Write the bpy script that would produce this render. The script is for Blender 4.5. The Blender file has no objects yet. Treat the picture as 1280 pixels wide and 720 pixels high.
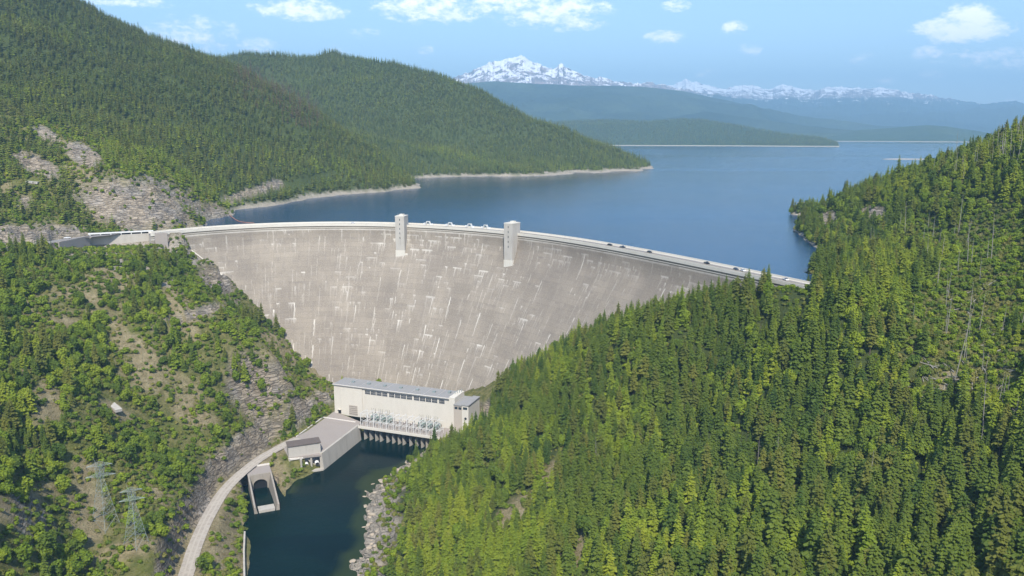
import bpy, math, random
import numpy as np
from mathutils import Vector
random.seed(7); rng = np.random.default_rng(7)
R_ = math.radians
scene = bpy.context.scene
col = scene.collection

# ------------------------------------------------------------------ camera
F_PX, YH, CAM_H = 1004.0, 163.0, 245.0
PITCH = math.atan((360 - YH) / F_PX)
cam_d = bpy.data.cameras.new('camera'); cam = bpy.data.objects.new('camera', cam_d); col.objects.link(cam)
cam.location = (0, 0, CAM_H); cam.rotation_euler = (math.pi / 2 - PITCH, 0, 0)
cam_d.sensor_width = 36; cam_d.lens = F_PX / 1280 * 36
cam_d.clip_start = 1; cam_d.clip_end = 200000
scene.camera = cam

# ------------------------------------------------------------------ light
SUN_AZ, SUN_EL = R_(176), R_(49)      # azimuth clockwise from +Y: the sun stands behind the camera
sun_d = bpy.data.lights.new('sun', 'SUN'); sun = bpy.data.objects.new('sun', sun_d); col.objects.link(sun)
sun_d.energy = 4.2; sun_d.angle = R_(0.53); sun_d.color = (1.0, 0.95, 0.87)
sdir = Vector((math.sin(SUN_AZ) * math.cos(SUN_EL), math.cos(SUN_AZ) * math.cos(SUN_EL), math.sin(SUN_EL)))
sun.rotation_euler = sdir.to_track_quat('Z', 'Y').to_euler()

w = bpy.data.worlds.new('World'); scene.world = w; w.use_nodes = True
nt = w.node_tree; nt.nodes.clear()
def N(t, typ, **kw):
    n = t.nodes.new(typ)
    for k, v in kw.items(): setattr(n, k, v)
    return n
def lk(t, a, b): t.links.new(a, b)
out = N(nt, 'ShaderNodeOutputWorld'); bg = N(nt, 'ShaderNodeBackground')
sky = N(nt, 'ShaderNodeTexSky'); sky.sky_type = 'NISHITA'; sky.sun_disc = False
sky.sun_elevation = SUN_EL; sky.sun_rotation = SUN_AZ; sky.altitude = 300
sky.air_density = 1.0; sky.dust_density = 0.6; sky.ozone_density = 2.5
bg.inputs['Strength'].default_value = 0.125
SKY_TINT = (1.0, 1.03, 1.06, 1)
tint = N(nt, 'ShaderNodeMix', data_type='RGBA', blend_type='MULTIPLY'); tint.inputs['Factor'].default_value = 1
lk(nt, sky.outputs[0], tint.inputs['A']); tint.inputs['B'].default_value = SKY_TINT
tc = N(nt, 'ShaderNodeTexCoord'); sep = N(nt, 'ShaderNodeSeparateXYZ'); lk(nt, tc.outputs['Generated'], sep.inputs[0])
def M_(op, a, b=None, c=None, t=nt, clamp=False):
    n = N(t, 'ShaderNodeMath', operation=op); n.use_clamp = clamp
    for i, v in enumerate((a, b, c)):
        if v is None: continue
        if isinstance(v, (int, float)): n.inputs[i].default_value = v
        else: lk(t, v, n.inputs[i])
    return n.outputs[0]
# clouds: direction on the sky dome as (azimuth, elevation)
az = M_('ARCTAN2', sep.outputs[0], sep.outputs[1])
el = M_('ARCSINE', sep.outputs[2])
comb = N(nt, 'ShaderNodeCombineXYZ'); lk(nt, az, comb.inputs[0]); lk(nt, M_('MULTIPLY', el, 1.9), comb.inputs[1])
def noise_node(t, vec, scale, detail=6, rough=.55, dist=0.0):
    n = N(t, 'ShaderNodeTexNoise'); n.inputs['Scale'].default_value = scale; n.inputs['Detail'].default_value = detail
    n.inputs['Roughness'].default_value = rough; n.inputs['Distortion'].default_value = dist
    if vec is not None: lk(t, vec, n.inputs['Vector'])
    return n.outputs[0]
cn = noise_node(nt, comb.outputs[0], 46, 9, .62, .2)
cn2 = noise_node(nt, comb.outputs[0], 150, 6, .65)
def pix_dir(x, y):
    u, v = (x - 640) / F_PX, (360 - y) / F_PX
    c, s = math.cos(PITCH), math.sin(PITCH)
    d = Vector((u, c + v * s, -s + v * c)).normalized()
    return math.atan2(d.x, d.y), math.asin(d.z)
#          x     y   rx   ry  strength
CLOUDS = [(375,  12, 62,  13, 1.0), (540,  10, 75,  18, 1.0), (690,  14, 80,  20, 1.0), (640,   2, 90, 12, .9), (240, 42, 55, 20, .75),
          (320,  57, 28,   9, .8), (715,  30, 45,  10, .7), (845,   7, 18,   7, 1.0), (832,  46, 26,   8, .95), (918,  35, 15, 8, .95),
          (938,  61, 15,   8, .8), (886,  93, 18,   6, .6), (1203, 36, 50,  15, 1.5), (1210, 24, 28, 17, 1.5), (1160, 68, 20, 9, .85), (1215, 70, 45, 11, .62),
          (1270, 74, 36,  12, .85), (1166, 97, 15,   8, .75), (1077, 73, 14,   7, .6), (1108, 100, 16, 6, .4), (160, 2, 60, 6, .6), (455, 42, 30, 7, .4), (525, 62, 18, 7, .5),
          (420, 62, 30, 8, .3), (1262, 131, 20, 8, .4)]
CLOUDS += [(x, y, rx, ry, .9) for x, y, rx, ry in ((-150, 60, 120, 25), (-380, 20, 90, 20), (1480, 40, 90, 22), (1650, 90, 100, 16), (300, -160, 160, 40), (900, -140, 190, 45), (1250, -260, 160, 50))]
acc = None
for (x, y, rx, ry, st) in CLOUDS:
    a0, e0 = pix_dir(x, y)
    dx = M_('DIVIDE', M_('SUBTRACT', az, a0), rx * 1.12 / F_PX); dy = M_('DIVIDE', M_('SUBTRACT', el, e0), ry * 1.2 / F_PX)
    r2 = M_('ADD', M_('MULTIPLY', dx, dx), M_('MULTIPLY', dy, dy))
    g = M_('MULTIPLY', M_('SUBTRACT', 1.0, r2, clamp=True), st)
    acc = g if acc is None else M_('MAXIMUM', acc, g)
dens = M_('ADD', acc, M_('MULTIPLY', M_('SUBTRACT', cn, .5), 3.4))
dens = M_('ADD', dens, M_('MULTIPLY', M_('SUBTRACT', cn2, .5), 1.5))
dens = M_('MULTIPLY', dens, M_('MULTIPLY', acc, 4.0, clamp=True))
mr = N(nt, 'ShaderNodeMapRange', interpolation_type='SMOOTHSTEP'); lk(nt, dens, mr.inputs[0])
mr.inputs[1].default_value = .12; mr.inputs[2].default_value = 1.45; mr.inputs[3].default_value = 0; mr.inputs[4].default_value = .93
cm = N(nt, 'ShaderNodeMix', data_type='RGBA'); lk(nt, mr.outputs[0], cm.inputs['Factor'])
lk(nt, tint.outputs['Result'], cm.inputs['A']); cm.inputs['B'].default_value = (11.5, 11.0, 11.0, 1)
lk(nt, cm.outputs['Result'], bg.inputs['Color']); lk(nt, bg.outputs[0], out.inputs[0])

vs = scene.view_settings; vs.view_transform = 'Standard'; vs.look = 'None'; vs.gamma = 1; vs.use_curve_mapping = False
vs.exposure = 0.82
cy = scene.cycles
cy.max_bounces = 6; cy.diffuse_bounces = 2; cy.glossy_bounces = 2; cy.transmission_bounces = 2; cy.volume_bounces = 0
cy.transparent_max_bounces = 4; cy.use_denoising = True; cy.caustics_reflective = False; cy.caustics_refractive = False
cy.use_adaptive_sampling = True; cy.adaptive_threshold = 0.02

# ------------------------------------------------------------------ projection helpers (turn a viewing direction plus a known height or depth into a place)
_c, _s = math.cos(PITCH), math.sin(PITCH)
def ray(x, y):
    u, v = (x - 640) / F_PX, (360 - y) / F_PX
    return np.array([u, _c + v * _s, -_s + v * _c])
def Pz(x, y, z):
    d = ray(x, y); t = (z - CAM_H) / d[2]; return np.array([d[0] * t, d[1] * t, z])
def PY(x, y, Y):
    d = ray(x, y); t = Y / d[1]; return np.array([d[0] * t, Y, CAM_H + d[2] * t])
def proj(X, Y, Z):
    z = Z - CAM_H; fw = np.maximum(Y * _c - z * _s, 1e-3); up = Y * _s + z * _c
    return 640 + F_PX * X / fw, 360 - F_PX * up / fw

# ------------------------------------------------------------------ noise
def _hash(ix, iy, seed):
    h = (ix.astype(np.int64) * 374761393 + iy.astype(np.int64) * 668265263 + seed * 974634777) & 0x7fffffff
    h = ((h ^ (h >> 13)) * 1274126177) & 0x7fffffff
    return ((h ^ (h >> 16)) & 0xffff) / 65535.0
def vnoise(x, y, seed=0):
    ix, iy = np.floor(x), np.floor(y); fx, fy = x - ix, y - iy
    fx = fx * fx * fx * (fx * (fx * 6 - 15) + 10); fy = fy * fy * fy * (fy * (fy * 6 - 15) + 10)
    a, b = _hash(ix, iy, seed), _hash(ix + 1, iy, seed); c, d = _hash(ix, iy + 1, seed), _hash(ix + 1, iy + 1, seed)
    return (a + (b - a) * fx) * (1 - fy) + (c + (d - c) * fx) * fy
def fbm(x, y, oct=4, seed=0, gain=.5):
    s, a, n = 0, 1, 0
    for o in range(oct):
        s = s + a * vnoise(x * 2 ** o + 17.3 * o, y * 2 ** o - 9.1 * o, seed + o); n += a; a *= gain
    return s / n
def ridged(x, y, oct=5, seed=0):
    s, a, n = 0, 1, 0
    for o in range(oct):
        s = s + a * (1 - np.abs(2 * vnoise(x * 2 ** o + 7.7 * o, y * 2 ** o + 3.3 * o, seed + o) - 1)) ** 1.5; n += a; a *= .5
    return s / n
def sstep(a, b, x):
    t = np.clip((x - a) / (b - a), 0, 1); return t * t * (3 - 2 * t)
def ell(px, py, L):
    m = np.zeros_like(px)
    for (cx, cy, rx, ry, rot) in L:
        dx, dy = px - cx, py - cy; cr, sr = math.cos(rot), math.sin(rot)
        a, b = (dx * cr + dy * sr) / rx, (-dx * sr + dy * cr) / ry
        m = np.maximum(m, np.clip(1.5 - (a * a + b * b), 0, 1))
    return m
def seg_dist(X, Y, poly):
    """distance to a polyline, and the interpolated z along it"""
    best = np.full(X.shape, 1e9); zz = np.zeros(X.shape)
    for (a, b) in zip(poly[:-1], poly[1:]):
        ax, ay, az_ = a; bx, by, bz = b; L2 = (bx - ax) ** 2 + (by - ay) ** 2
        t = np.clip(((X - ax) * (bx - ax) + (Y - ay) * (by - ay)) / L2, 0, 1)
        d = np.hypot(X - ax - t * (bx - ax), Y - ay - t * (by - ay)); m = d < best
        best = np.where(m, d, best); zz = np.where(m, az_ + t * (bz - az_), zz)
    return best, zz
def inside(X, Y, poly):
    r = np.zeros(X.shape, bool); n = len(poly)
    for i in range(n):
        x1, y1 = poly[i][:2]; x2, y2 = poly[(i + 1) % n][:2]
        if y1 == y2: continue
        c = ((y1 > Y) != (y2 > Y)) & (X < (x2 - x1) * (Y - y1) / (y2 - y1) + x1); r ^= c
    return r
def poly_dist(X, Y, poly):
    P3 = [(p[0], p[1], 0) for p in poly]; P3.append(P3[0])
    d, _ = seg_dist(X, Y, P3); return np.where(inside(X, Y, poly), -d, d)
def smooth_line(pts, n=8):
    pts = [np.array(p, float) for p in pts]; o = []
    for i in range(len(pts) - 1):
        p0, p1, p2, p3 = pts[max(i - 1, 0)], pts[i], pts[i + 1], pts[min(i + 2, len(pts) - 1)]
        for k in range(n):
            t = k / n; o.append(.5 * ((2 * p1) + (p2 - p0) * t + (2 * p0 - 5 * p1 + 4 * p2 - p3) * t * t + (-p0 + 3 * p1 - 3 * p2 + p3) * t ** 3))
    o.append(pts[-1]); return o

# ------------------------------------------------------------------ dam geometry
CX, CYY = -175.5, 480.0
_crest = [(215,291),(300,283),(400,281),(500,281),(560,285),(636,292),(700,300),(800,315),(900,335),(985,356)]
_cw = np.array([Pz(x, y, 150)[:2] for x, y in _crest])
_th = np.degrees(np.arctan2(_cw[:, 0] - CX, _cw[:, 1] - CYY)); _rr = np.hypot(_cw[:, 0] - CX, _cw[:, 1] - CYY)
_rp = np.polyfit(_th, _rr, 3)
def Rth(th): return np.polyval(_rp, np.clip(th, -31, 93))
def off(z):
    t = 150 - np.asarray(z, float); u = t - 15
    return .70 * (np.sqrt(u * u + 81) + u) / 2 - .70 * (math.sqrt(225 + 81) - 15) / 2
def dam_pt(th, r, z):
    a = np.radians(th); return np.array([CX + r * np.sin(a), CYY + r * np.cos(a), z])
_zt = np.linspace(150, -20, 400); _ot = off(_zt)
def polar_c(X, Y): return np.degrees(np.arctan2(X - CX, Y - CYY)), np.hypot(X - CX, Y - CYY)
def hit_dam(x, y):
    d = ray(x, y)
    for t in np.arange(450, 1000, .5):
        p = np.array([0, 0, CAM_H]) + d * t; th, r = polar_c(p[0], p[1])
        if r > Rth(th) - off(p[2]): return p
    return p
CONT = [(222,299),(262,332),(300,362),(340,408),(380,452),(412,477)]
_cp = [hit_dam(*q) for q in CONT]
_zc_th = [polar_c(p[0], p[1])[0] for p in _cp]; _zc_z = [p[2] for p in _cp]
TH_L = -28.5
_zc_th = [TH_L - 3, TH_L] + _zc_th[1:] + [25, 34, 44, 58, 70, 80, 89, 93]
_zc_z = [151, 149] + _zc_z[1:] + [12, 14, 40, 78, 106, 130, 149, 151]
_o = np.argsort(_zc_th); _zc_th = np.array(_zc_th)[_o]; _zc_z = np.array(_zc_z)[_o]
def zcontact(th): return np.interp(th, _zc_th, _zc_z)

# ------------------------------------------------------------------ plan lines
river_px_L = [(300,800),(306,745),(311,700),(312,662),(316,642),(343,637),(362,608),(372,600),(403,586),(452,540)]
river_px_R = [(556,552),(525,566),(500,584),(472,590),(458,604),(462,628),(447,650),(455,672),(443,690),(428,720),(404,800)]
river = [tuple(Pz(x, y, 0)[:2]) for x, y in river_px_L] + [(-125, 650), (-50, 620)] + [tuple(Pz(x, y, 0)[:2]) for x, y in river_px_R]
river = river + [(-60, 150), (-150, 100)]
road1 = smooth_line([Pz(190,820,12), Pz(213,770,12), Pz(232,720,11), Pz(245,680,11), Pz(262,643,11), Pz(285,608,11.5), Pz(320,577,12), Pz(352,558,12), Pz(372,548,12)], 6)
road2 = smooth_line([Pz(-80,330,149), Pz(-20,318,149.5), Pz(40,307,150), Pz(85,299,150), Pz(130,294,150), Pz(175,290,150), dam_pt(TH_L + 1, Rth(TH_L) + 5.5, 150)], 6)
PAD = [Pz(418,514,12), Pz(385,538,12), Pz(352,556,12), Pz(361,572,12), Pz(402,568,12), Pz(449,532,12)]
PADP = [tuple(p[:2]) for p in PAD] + [(-56, 587), (-20, 592), (-5, 610), (-40, 640), (-140, 680), (-158, 665)]

# ------------------------------------------------------------------ terrain control points
CP = []
def cz(L, z): CP.extend([tuple(Pz(x, y, z)) for x, y in L])
def cY(L): CP.extend([tuple(PY(x, y, Y)) for x, y, Y in L])
# right slope
cz([(472,610),(455,700),(470,650),(545,562)], 3)
cY([(735,462,520),(850,402,505),(960,377,480),(620,520,570),(575,560,588),(560,720,385),(700,700,350),(850,700,318),(1000,700,285),(1280,720,250),(640,600,445),(560,640,440),
    (800,600,410),(1000,560,390),(900,480,460),(1100,500,390),(1280,600,310),(1200,400,430),(1280,450,370),(1050,400,430),(1100,340,520),(1280,300,480),(750,520,470),(680,560,465),
    (1200,250,620),(1280,200,600),(1280,168,680),(1200,203,720),(1120,228,760),(1050,254,800),(1060,290,690),(1450,400,300),(1450,200,560),(1450,120,650),(1450,720,200),(1000,900,200),(600,900,290),(500,800,350)])
cz([(1004,342),(1034,316),(998,296),(992,268),(1008,254)], 146)
CP += [(207,500,151),(238,572,150),(285,640,154),(255,520,155),(320,560,162),(330,930,132),(450,1060,128),(700,1000,215),(250,830,118),(560,940,190),(800,800,300),(900,1200,180)]
# left slope
cY([(0,312,640),(0,400,520),(0,500,430),(0,600,360),(0,720,310),(100,400,560),(100,500,470),(100,600,420),(100,700,370),(200,350,650),(200,450,560),(300,450,600),
    (200,550,500),(290,540,545),(250,596,482),(220,622,445),(170,690,382),(135,665,396),(190,725,372),(370,492,640),(330,520,590),(300,400,640),(250,360,690),(350,460,625),
    (-150,330,560),(-150,500,400),(-150,720,270),(0,900,250),(100,900,290)])
cz([(285,640),(290,700),(330,600)], 8)
for p in _cp[1:]: CP.append(tuple(p))
for th, z in ((46,42),(58,78),(70,106),(80,130),(88,149)): CP.append(tuple(dam_pt(th, Rth(th) - off(z), z)))
for p in ((-150,660,12),(-100,650,10),(-50,630,10),(-90,670,8)): CP.append(p)
cz([(-20,318),(40,308),(85,300),(130,295),(175,291)], 150)
# quarry and benches behind the left abutment
cY([(130,284,775),(150,220,850),(230,256,870),(100,218,850),(60,205,870),(50,180,920),(110,190,905),(60,160,960),(0,285,700),(50,282,735),(0,232,790),(0,170,900),(200,272,790),(-150,250,700),(-150,100,1000)])
cz([(262,276),(290,268),(340,258),(400,247),(470,240),(535,233)], 146)
cY([(280,255,1015),(300,240,1065),(400,225,1270),(500,224,1460),(230,225,950)])
# hill one
cY([(-100,-90,1500),(100,8,1500),(240,72,1600),(300,97,1600),(400,148,1560),(480,198,1520),(130,100,1200),(250,150,1250),(350,190,1300),(0,100,1100),(0,0,1350),(180,180,1020),(-300,-60,1300)])
# hill two
cz([(548,221),(620,221),(700,219),(760,214.5),(820,210.5)], 146)
cY([(280,75,2500),(430,70,2500),(500,81,2450),(600,112,2350),(700,165,2250),(760,190,2210),(805,207,2190),(450,150,2150),(550,180,2050),(650,196,2090),(450,190,1950),(100,60,2500)])
CP += [(-330,1900,225),(-650,2000,320),(-200,2900,330),(300,2700,100),(600,2300,90),(-1200,2300,520),(-1500,1500,560),(-1000,3200,400),(300,3300,90),(500,1500,90),(1000,1500,120),(1300,2500,100),(1500,900,380)]
# lake bed and canyon below the dam
CP += [(-200,1050,80),(-100,900,60),(50,900,50),(0,1250,70),(150,800,60),(100,1600,90),(150,1100,60),(-150,1350,115),(0,1700,105),(250,1000,80),(350,1300,90),(600,1700,95)]
CP = CP + [(-160,1600,104),(-200,1640,118),(-120,1560,104)]
cz([(340,660),(400,660),(420,600),(480,570)], -5)
CP = np.array(CP, float)
_cc = 14.0
def _rbf_fit():
    n = len(CP); S = 1000.
    D = np.sqrt(((CP[:, None, :2] - CP[None, :, :2]) ** 2).sum(2) + _cc ** 2) / S
    A = np.zeros((n + 3, n + 3)); A[:n, :n] = D + np.eye(n) * 0.0015
    A[:n, n] = 1; A[:n, n + 1:] = CP[:, :2] / S; A[n, :n] = 1; A[n + 1:, :n] = CP[:, :2].T / S
    b = np.zeros(n + 3); b[:n] = CP[:, 2]; return np.linalg.solve(A, b)
_wt = _rbf_fit()
def rbf(X, Y):
    n = len(CP); S = 1000.; z = _wt[n] + _wt[n + 1] * X / S + _wt[n + 2] * Y / S
    for i in range(n): z = z + _wt[i] * np.sqrt((X - CP[i, 0]) ** 2 + (Y - CP[i, 1]) ** 2 + _cc ** 2) / S
    return z
ROCK = [(305,560,62,19,-.66),(385,508,36,13,-.45),(254,620,13,44,.35),(243,393,50,7,-.3),(270,350,24,13,.6),(170,252,72,34,.12),(45,296,62,17,.0),(60,170,18,8,.6),(104,193,27,13,.5),
        (46,207,32,12,.5),(1035,276,13,12,0),(1092,268,16,10,0),(250,262,40,10,.2),(330,235,60,6,-.3),(30,255,12,10,0)]
BARE = [(205,478,58,20,.35),(95,385,62,24,.1),(28,628,46,16,-.4),(165,432,34,13,.4),(245,665,34,60,.4),(145,515,26,9,.5),(135,352,30,14,.2),(108,640,24,44,0),(345,440,22,42,-.6),
        (330,485,30,20,.2),(60,505,20,30,.2),(225,385,12,45,-.5),(285,690,26,60,0),(330,600,30,40,0),(645,640,16,30,.7),(690,592,12,26,.6),(300,660,14,30,0),(20,460,20,12,0),(200,620,22,12,.4),
        (150,690,60,12,-.3),(722,705,6,40,.1),(1185,478,12,16,.3),(100,215,24,10,.3),(10,240,14,12,0),(105,590,16,16,0),(240,520,30,12,.3),(395,470,18,16,.5)]
def masks(X, Y, Z):
    px, py = proj(X, Y, Z); n = fbm(X / 22, Y / 22, 4, 31) - .5; n2 = fbm(X / 7, Y / 7, 3, 77) - .5
    near = (np.hypot(X, Y) < 1250)
    rock = np.clip(ell(px, py, ROCK) * 1.3 + (n * 1.6 + n2 * .7) * (ell(px, py, ROCK) > 0), 0, 1) * near
    bare = np.clip(ell(px, py, BARE) * 1.1 + (n * 2.2 + n2) * (ell(px, py, BARE) > 0), 0, 1) * near
    return rock, bare
def terrain_z(X, Y):
    B = rbf(X, Y); D = np.hypot(X, Y)
    rock, bare = masks(X, Y, B)
    B = B + (fbm(X / 70, Y / 70, 4, 5) - .5) * np.interp(D, [300, 900, 1300, 3000], [9, 12, 26, 40])
    B = B + (fbm(X / 240, Y / 240, 3, 9) - .5) * np.interp(D, [300, 1000, 1400, 3000], [0, 6, 40, 60]) * sstep(150, 220, B)
    B = B + (fbm(X / 9, Y / 9, 3, 8) - .5) * 2.4
    B = B + rock * ((ridged(X / 13, Y / 13, 5, 3) - .55) * 12 + (np.floor(B / 6 + 2 * vnoise(X / 14, Y / 14, 2)) * 6 - B) * .25)
    # pads and roads
    d, rz = seg_dist(X, Y, road2); k = 1 - sstep(8, 16, d); B = B * (1 - k) + (rz - .25) * k
    d, rz = seg_dist(X, Y, road1); k = 1 - sstep(6.5, 12, d); B = B * (1 - k) + (rz - .25) * k
    ga_, gb_ = Pz(112, 294, 150)[:2], Pz(190, 290, 150)[:2]; gl = np.linalg.norm(gb_ - ga_); gx = (gb_ - ga_) / gl
    lx = (X - ga_[0]) * gx[0] + (Y - ga_[1]) * gx[1]; ly = -(X - ga_[0]) * gx[1] + (Y - ga_[1]) * gx[0]
    led = sstep(-34, -26, lx) * sstep(gl + 12, gl + 4, lx) * sstep(-75, -40, ly) * sstep(-3.6, -5.2, ly)
    B = B * (1 - led) + np.minimum(B, 139.5) * led
    d = poly_dist(X, Y, PADP); k = 1 - sstep(1, 10, d); B = B * (1 - k) + 11.4 * k
    d = poly_dist(X, Y, PORTP); k = 1 - sstep(1, 5, d); B = B * (1 - k) + np.minimum(B, PORTZ(X, Y)) * k
    # river bed
    d = poly_dist(X, Y, river) + (fbm(X / 8, Y / 8, 3, 12) - .5) * 5
    k = 1 - sstep(0, 16, d); bank = np.where(d > 0, d * .42, d * .35)
    B = B * (1 - k) + np.maximum(np.minimum(bank, B), -6) * k
    B = np.where(poly_dist(X, Y, PADP) < 0, np.minimum(B, 11.4), B)
    bk = sstep(24, 10, d) * (d > .5) * (X > -112) * (Y < 600); B = B + bk * ((ridged(X / 5 + Y / 9, Y / 7, 4, 51) - .5) * 3.2 + (fbm(X / 2.5, Y / 2.5, 2, 52) - .5) * 1.6)
    # inside the dam: keep the ground below its faces
    th, r = polar_c(X, Y); R = Rth(th); o = R - r
    zf = np.interp(np.maximum(o, 0), _ot, _zt)
    m = (th > TH_L - 1) & (th < 91) & (zf > zcontact(th) + .5) & (o > -14)
    B = np.where(m & (o >= 0), np.minimum(B, zf - 2.5), B); B = np.where(m & (o < 0), np.minimum(B, 138), B)
    m2 = (th > TH_L + 3) & (th < 83) & (o <= -13) & (o > -60) & (zf > zcontact(th))
    B = np.where(m2, np.minimum(B, 141 + 0 * B), B)
    return B

# outlet portal of the spillway tunnel: local frame
PO = Pz(322, 583, 11)[:2]; PE = Pz(334, 640, 0)[:2]
pe2 = (PE - PO) / np.linalg.norm(PE - PO); pe1 = np.array([-pe2[1], pe2[0]])       # pe2 points down the channel to the river
PLEN = float(np.linalg.norm(PE - PO))
def ppt(a, b, z): q = PO + pe1 * a + pe2 * b; return (q[0], q[1], z)
PORTP = [tuple((PO + pe1 * a + pe2 * b)) for a, b in ((-9, 1), (9, 1), (9, PLEN + 4), (-9, PLEN + 4))]
def PORTZ(X, Y):
    b = (X - PO[0]) * pe2[0] + (Y - PO[1]) * pe2[1]
    return np.interp(b, [0, 1, 3, PLEN], [9.5, 9.5, -3, -3])

# ------------------------------------------------------------------ mesh helpers
def mesh_np(name, V, Fq, mats=(), smooth=False, attrs=None, mat_idx=None, uv=None):
    me = bpy.data.meshes.new(name); V = np.asarray(V, np.float32); Fq = np.asarray(Fq, np.int32)
    k = Fq.shape[1]; me.vertices.add(len(V)); me.vertices.foreach_set('co', V.ravel())
    me.loops.add(Fq.size); me.loops.foreach_set('vertex_index', Fq.ravel()); me.polygons.add(len(Fq))
    me.polygons.foreach_set('loop_start', np.arange(0, Fq.size, k, dtype=np.int32))
    me.polygons.foreach_set('use_smooth', np.full(len(Fq), smooth))
    for m in mats: me.materials.append(m)
    if mat_idx is not None: me.polygons.foreach_set('material_index', np.asarray(mat_idx, np.int32))
    for kk, a in (attrs or {}).items():
        at = me.attributes.new(kk, 'FLOAT', 'POINT'); at.data.foreach_set('value', np.asarray(a, np.float32))
    if uv is not None:
        ul = me.uv_layers.new(name='UVMap'); ul.data.foreach_set('uv', np.asarray(uv, np.float32)[Fq.ravel()].ravel())
    me.update(); me.validate(); return me
class MB:
    def __init__(s): s.V, s.F = [], []
    def quadbox(s, lo, hi, T=None):
        x0, y0, z0 = lo; x1, y1, z1 = hi
        c = [(x0,y0,z0),(x1,y0,z0),(x1,y1,z0),(x0,y1,z0),(x0,y0,z1),(x1,y0,z1),(x1,y1,z1),(x0,y1,z1)]
        if T: c = [T(*p) for p in c]
        s.hexa(c); return s
    def hexa(s, c):
        n = len(s.V); s.V += [tuple(p) for p in c]
        s.F += [tuple(n + i for i in f) for f in ((0,3,2,1),(4,5,6,7),(0,1,5,4),(1,2,6,5),(2,3,7,6),(3,0,4,7))]; return s
    def prism(s, poly, z0, z1, T=None):
        n = len(s.V); k = len(poly); c = [(p[0], p[1], z0) for p in poly] + [(p[0], p[1], z1) for p in poly]
        if T: c = [T(*p) for p in c]
        s.V += [tuple(p) for p in c]; s.F.append(tuple(n + i for i in reversed(range(k)))); s.F.append(tuple(n + k + i for i in range(k)))
        for i in range(k): j = (i + 1) % k; s.F.append((n + i, n + j, n + k + j, n + k + i))
        return s
    def tube(s, a, b, r0, r1=None, k=5):
        r1 = r0 if r1 is None else r1; a, b = Vector(a), Vector(b); d = (b - a).normalized()
        u = d.cross(Vector((0, 0, 1))) if abs(d.z) < .95 else d.cross(Vector((1, 0, 0))); u.normalize(); v = d.cross(u); n = len(s.V)
        for p, r in ((a, r0), (b, r1)):
            for i in range(k): q = 2 * math.pi * i / k; s.V.append(tuple(p + u * (r * math.cos(q)) + v * (r * math.sin(q))))
        for i in range(k): j = (i + 1) % k; s.F.append((n + i, n + j, n + k + j, n + k + i))
        s.F.append(tuple(n + i for i in reversed(range(k)))); s.F.append(tuple(n + k + i for i in range(k))); return s
    def mesh(s, name, mat, smooth=False):
        me = bpy.data.meshes.new(name); me.from_pydata(s.V, [], s.F)
        if mat: me.materials.append(mat)
        if smooth: me.polygons.foreach_set('use_smooth', [True] * len(me.polygons))
        me.update(); return me
    def build(s, name, mat, parent=None, smooth=False, bevel=0): 
        o = link(name, s.mesh(name, mat, smooth), parent)
        if bevel:
            b = o.modifiers.new('bevel', 'BEVEL'); b.width = bevel; b.segments = 1; b.limit_method = 'ANGLE'
        return o
def link(name, me, parent=None):
    o = bpy.data.objects.new(name, me); col.objects.link(o)
    if parent: o.parent = parent; o.matrix_parent_inverse = parent.matrix_world.inverted() if False else o.matrix_parent_inverse
    return o
def tag(o, label=None, cat=None, group=None, kind=None):
    if label: o['label'] = label
    if cat: o['category'] = cat
    if group: o['group'] = group
    if kind: o['kind'] = kind
    return o
def empty(name, loc=(0, 0, 0), rz=0):
    o = bpy.data.objects.new(name, None); col.objects.link(o); o.location = loc; o.rotation_euler = (0, 0, rz); o.empty_display_size = .5; return o

# ------------------------------------------------------------------ materials
def mat(name, color, rough=.85, spec=.3, metal=0):
    m = bpy.data.materials.new(name); m.use_nodes = True; b = m.node_tree.nodes['Principled BSDF']
    b.inputs['Base Color'].default_value = (*color, 1); b.inputs['Roughness'].default_value = rough
    b.inputs['Specular IOR Level'].default_value = spec; b.inputs['Metallic'].default_value = metal; return m
def mixc(t, fac, a, b, blend='MIX'):
    n = N(t, 'ShaderNodeMix', data_type='RGBA', blend_type=blend)
    for nm, v in (('Factor', fac), ('A', a), ('B', b)):
        if isinstance(v, (int, float)): n.inputs[nm].default_value = v
        elif isinstance(v, tuple): n.inputs[nm].default_value = (*v, 1) if len(v) == 3 else v
        else: lk(t, v, n.inputs[nm])
    return n.outputs['Result']
def ramp(t, v, a, b, lo=0., hi=1.):
    n = N(t, 'ShaderNodeMapRange', interpolation_type='SMOOTHSTEP'); lk(t, v, n.inputs[0])
    for i, q in enumerate((a, b, lo, hi)): n.inputs[i + 1].default_value = q
    return n.outputs[0]
def attr(t, name): n = N(t, 'ShaderNodeAttribute', attribute_name=name); return n.outputs['Fac']
def concrete(name, color, scale=.25, var=.16, dark=(.2, .18, .15), streak=True):
    m = mat(name, color, .9, .2); t = m.node_tree; b = t.nodes['Principled BSDF']
    g = N(t, 'ShaderNodeNewGeometry'); mp = N(t, 'ShaderNodeMapping'); lk(t, g.outputs['Position'], mp.inputs[0]); mp.inputs['Scale'].default_value = (1, 1, .22 if streak else 1)
    n1 = noise_node(t, mp.outputs[0], scale, 8, .65); n2 = noise_node(t, g.outputs['Position'], scale * 5, 5, .6)
    c = mixc(t, ramp(t, n1, .42, .8, 0, var * 3.2), color, dark)
    c = mixc(t, ramp(t, n2, .3, .75, 0, var), c, tuple(min(1, q * 1.35) for q in color)); lk(t, c, b.inputs['Base Color']); return m
M = {}
M['concrete'] = concrete('concrete', (.42, .385, .33))
M['deck'] = concrete('deck_concrete', (.30, .262, .23), .12, .10, (.25, .21, .18), False)
M['tower'] = concrete('tower_concrete', (.42, .39, .345), .3, .14)
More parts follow.
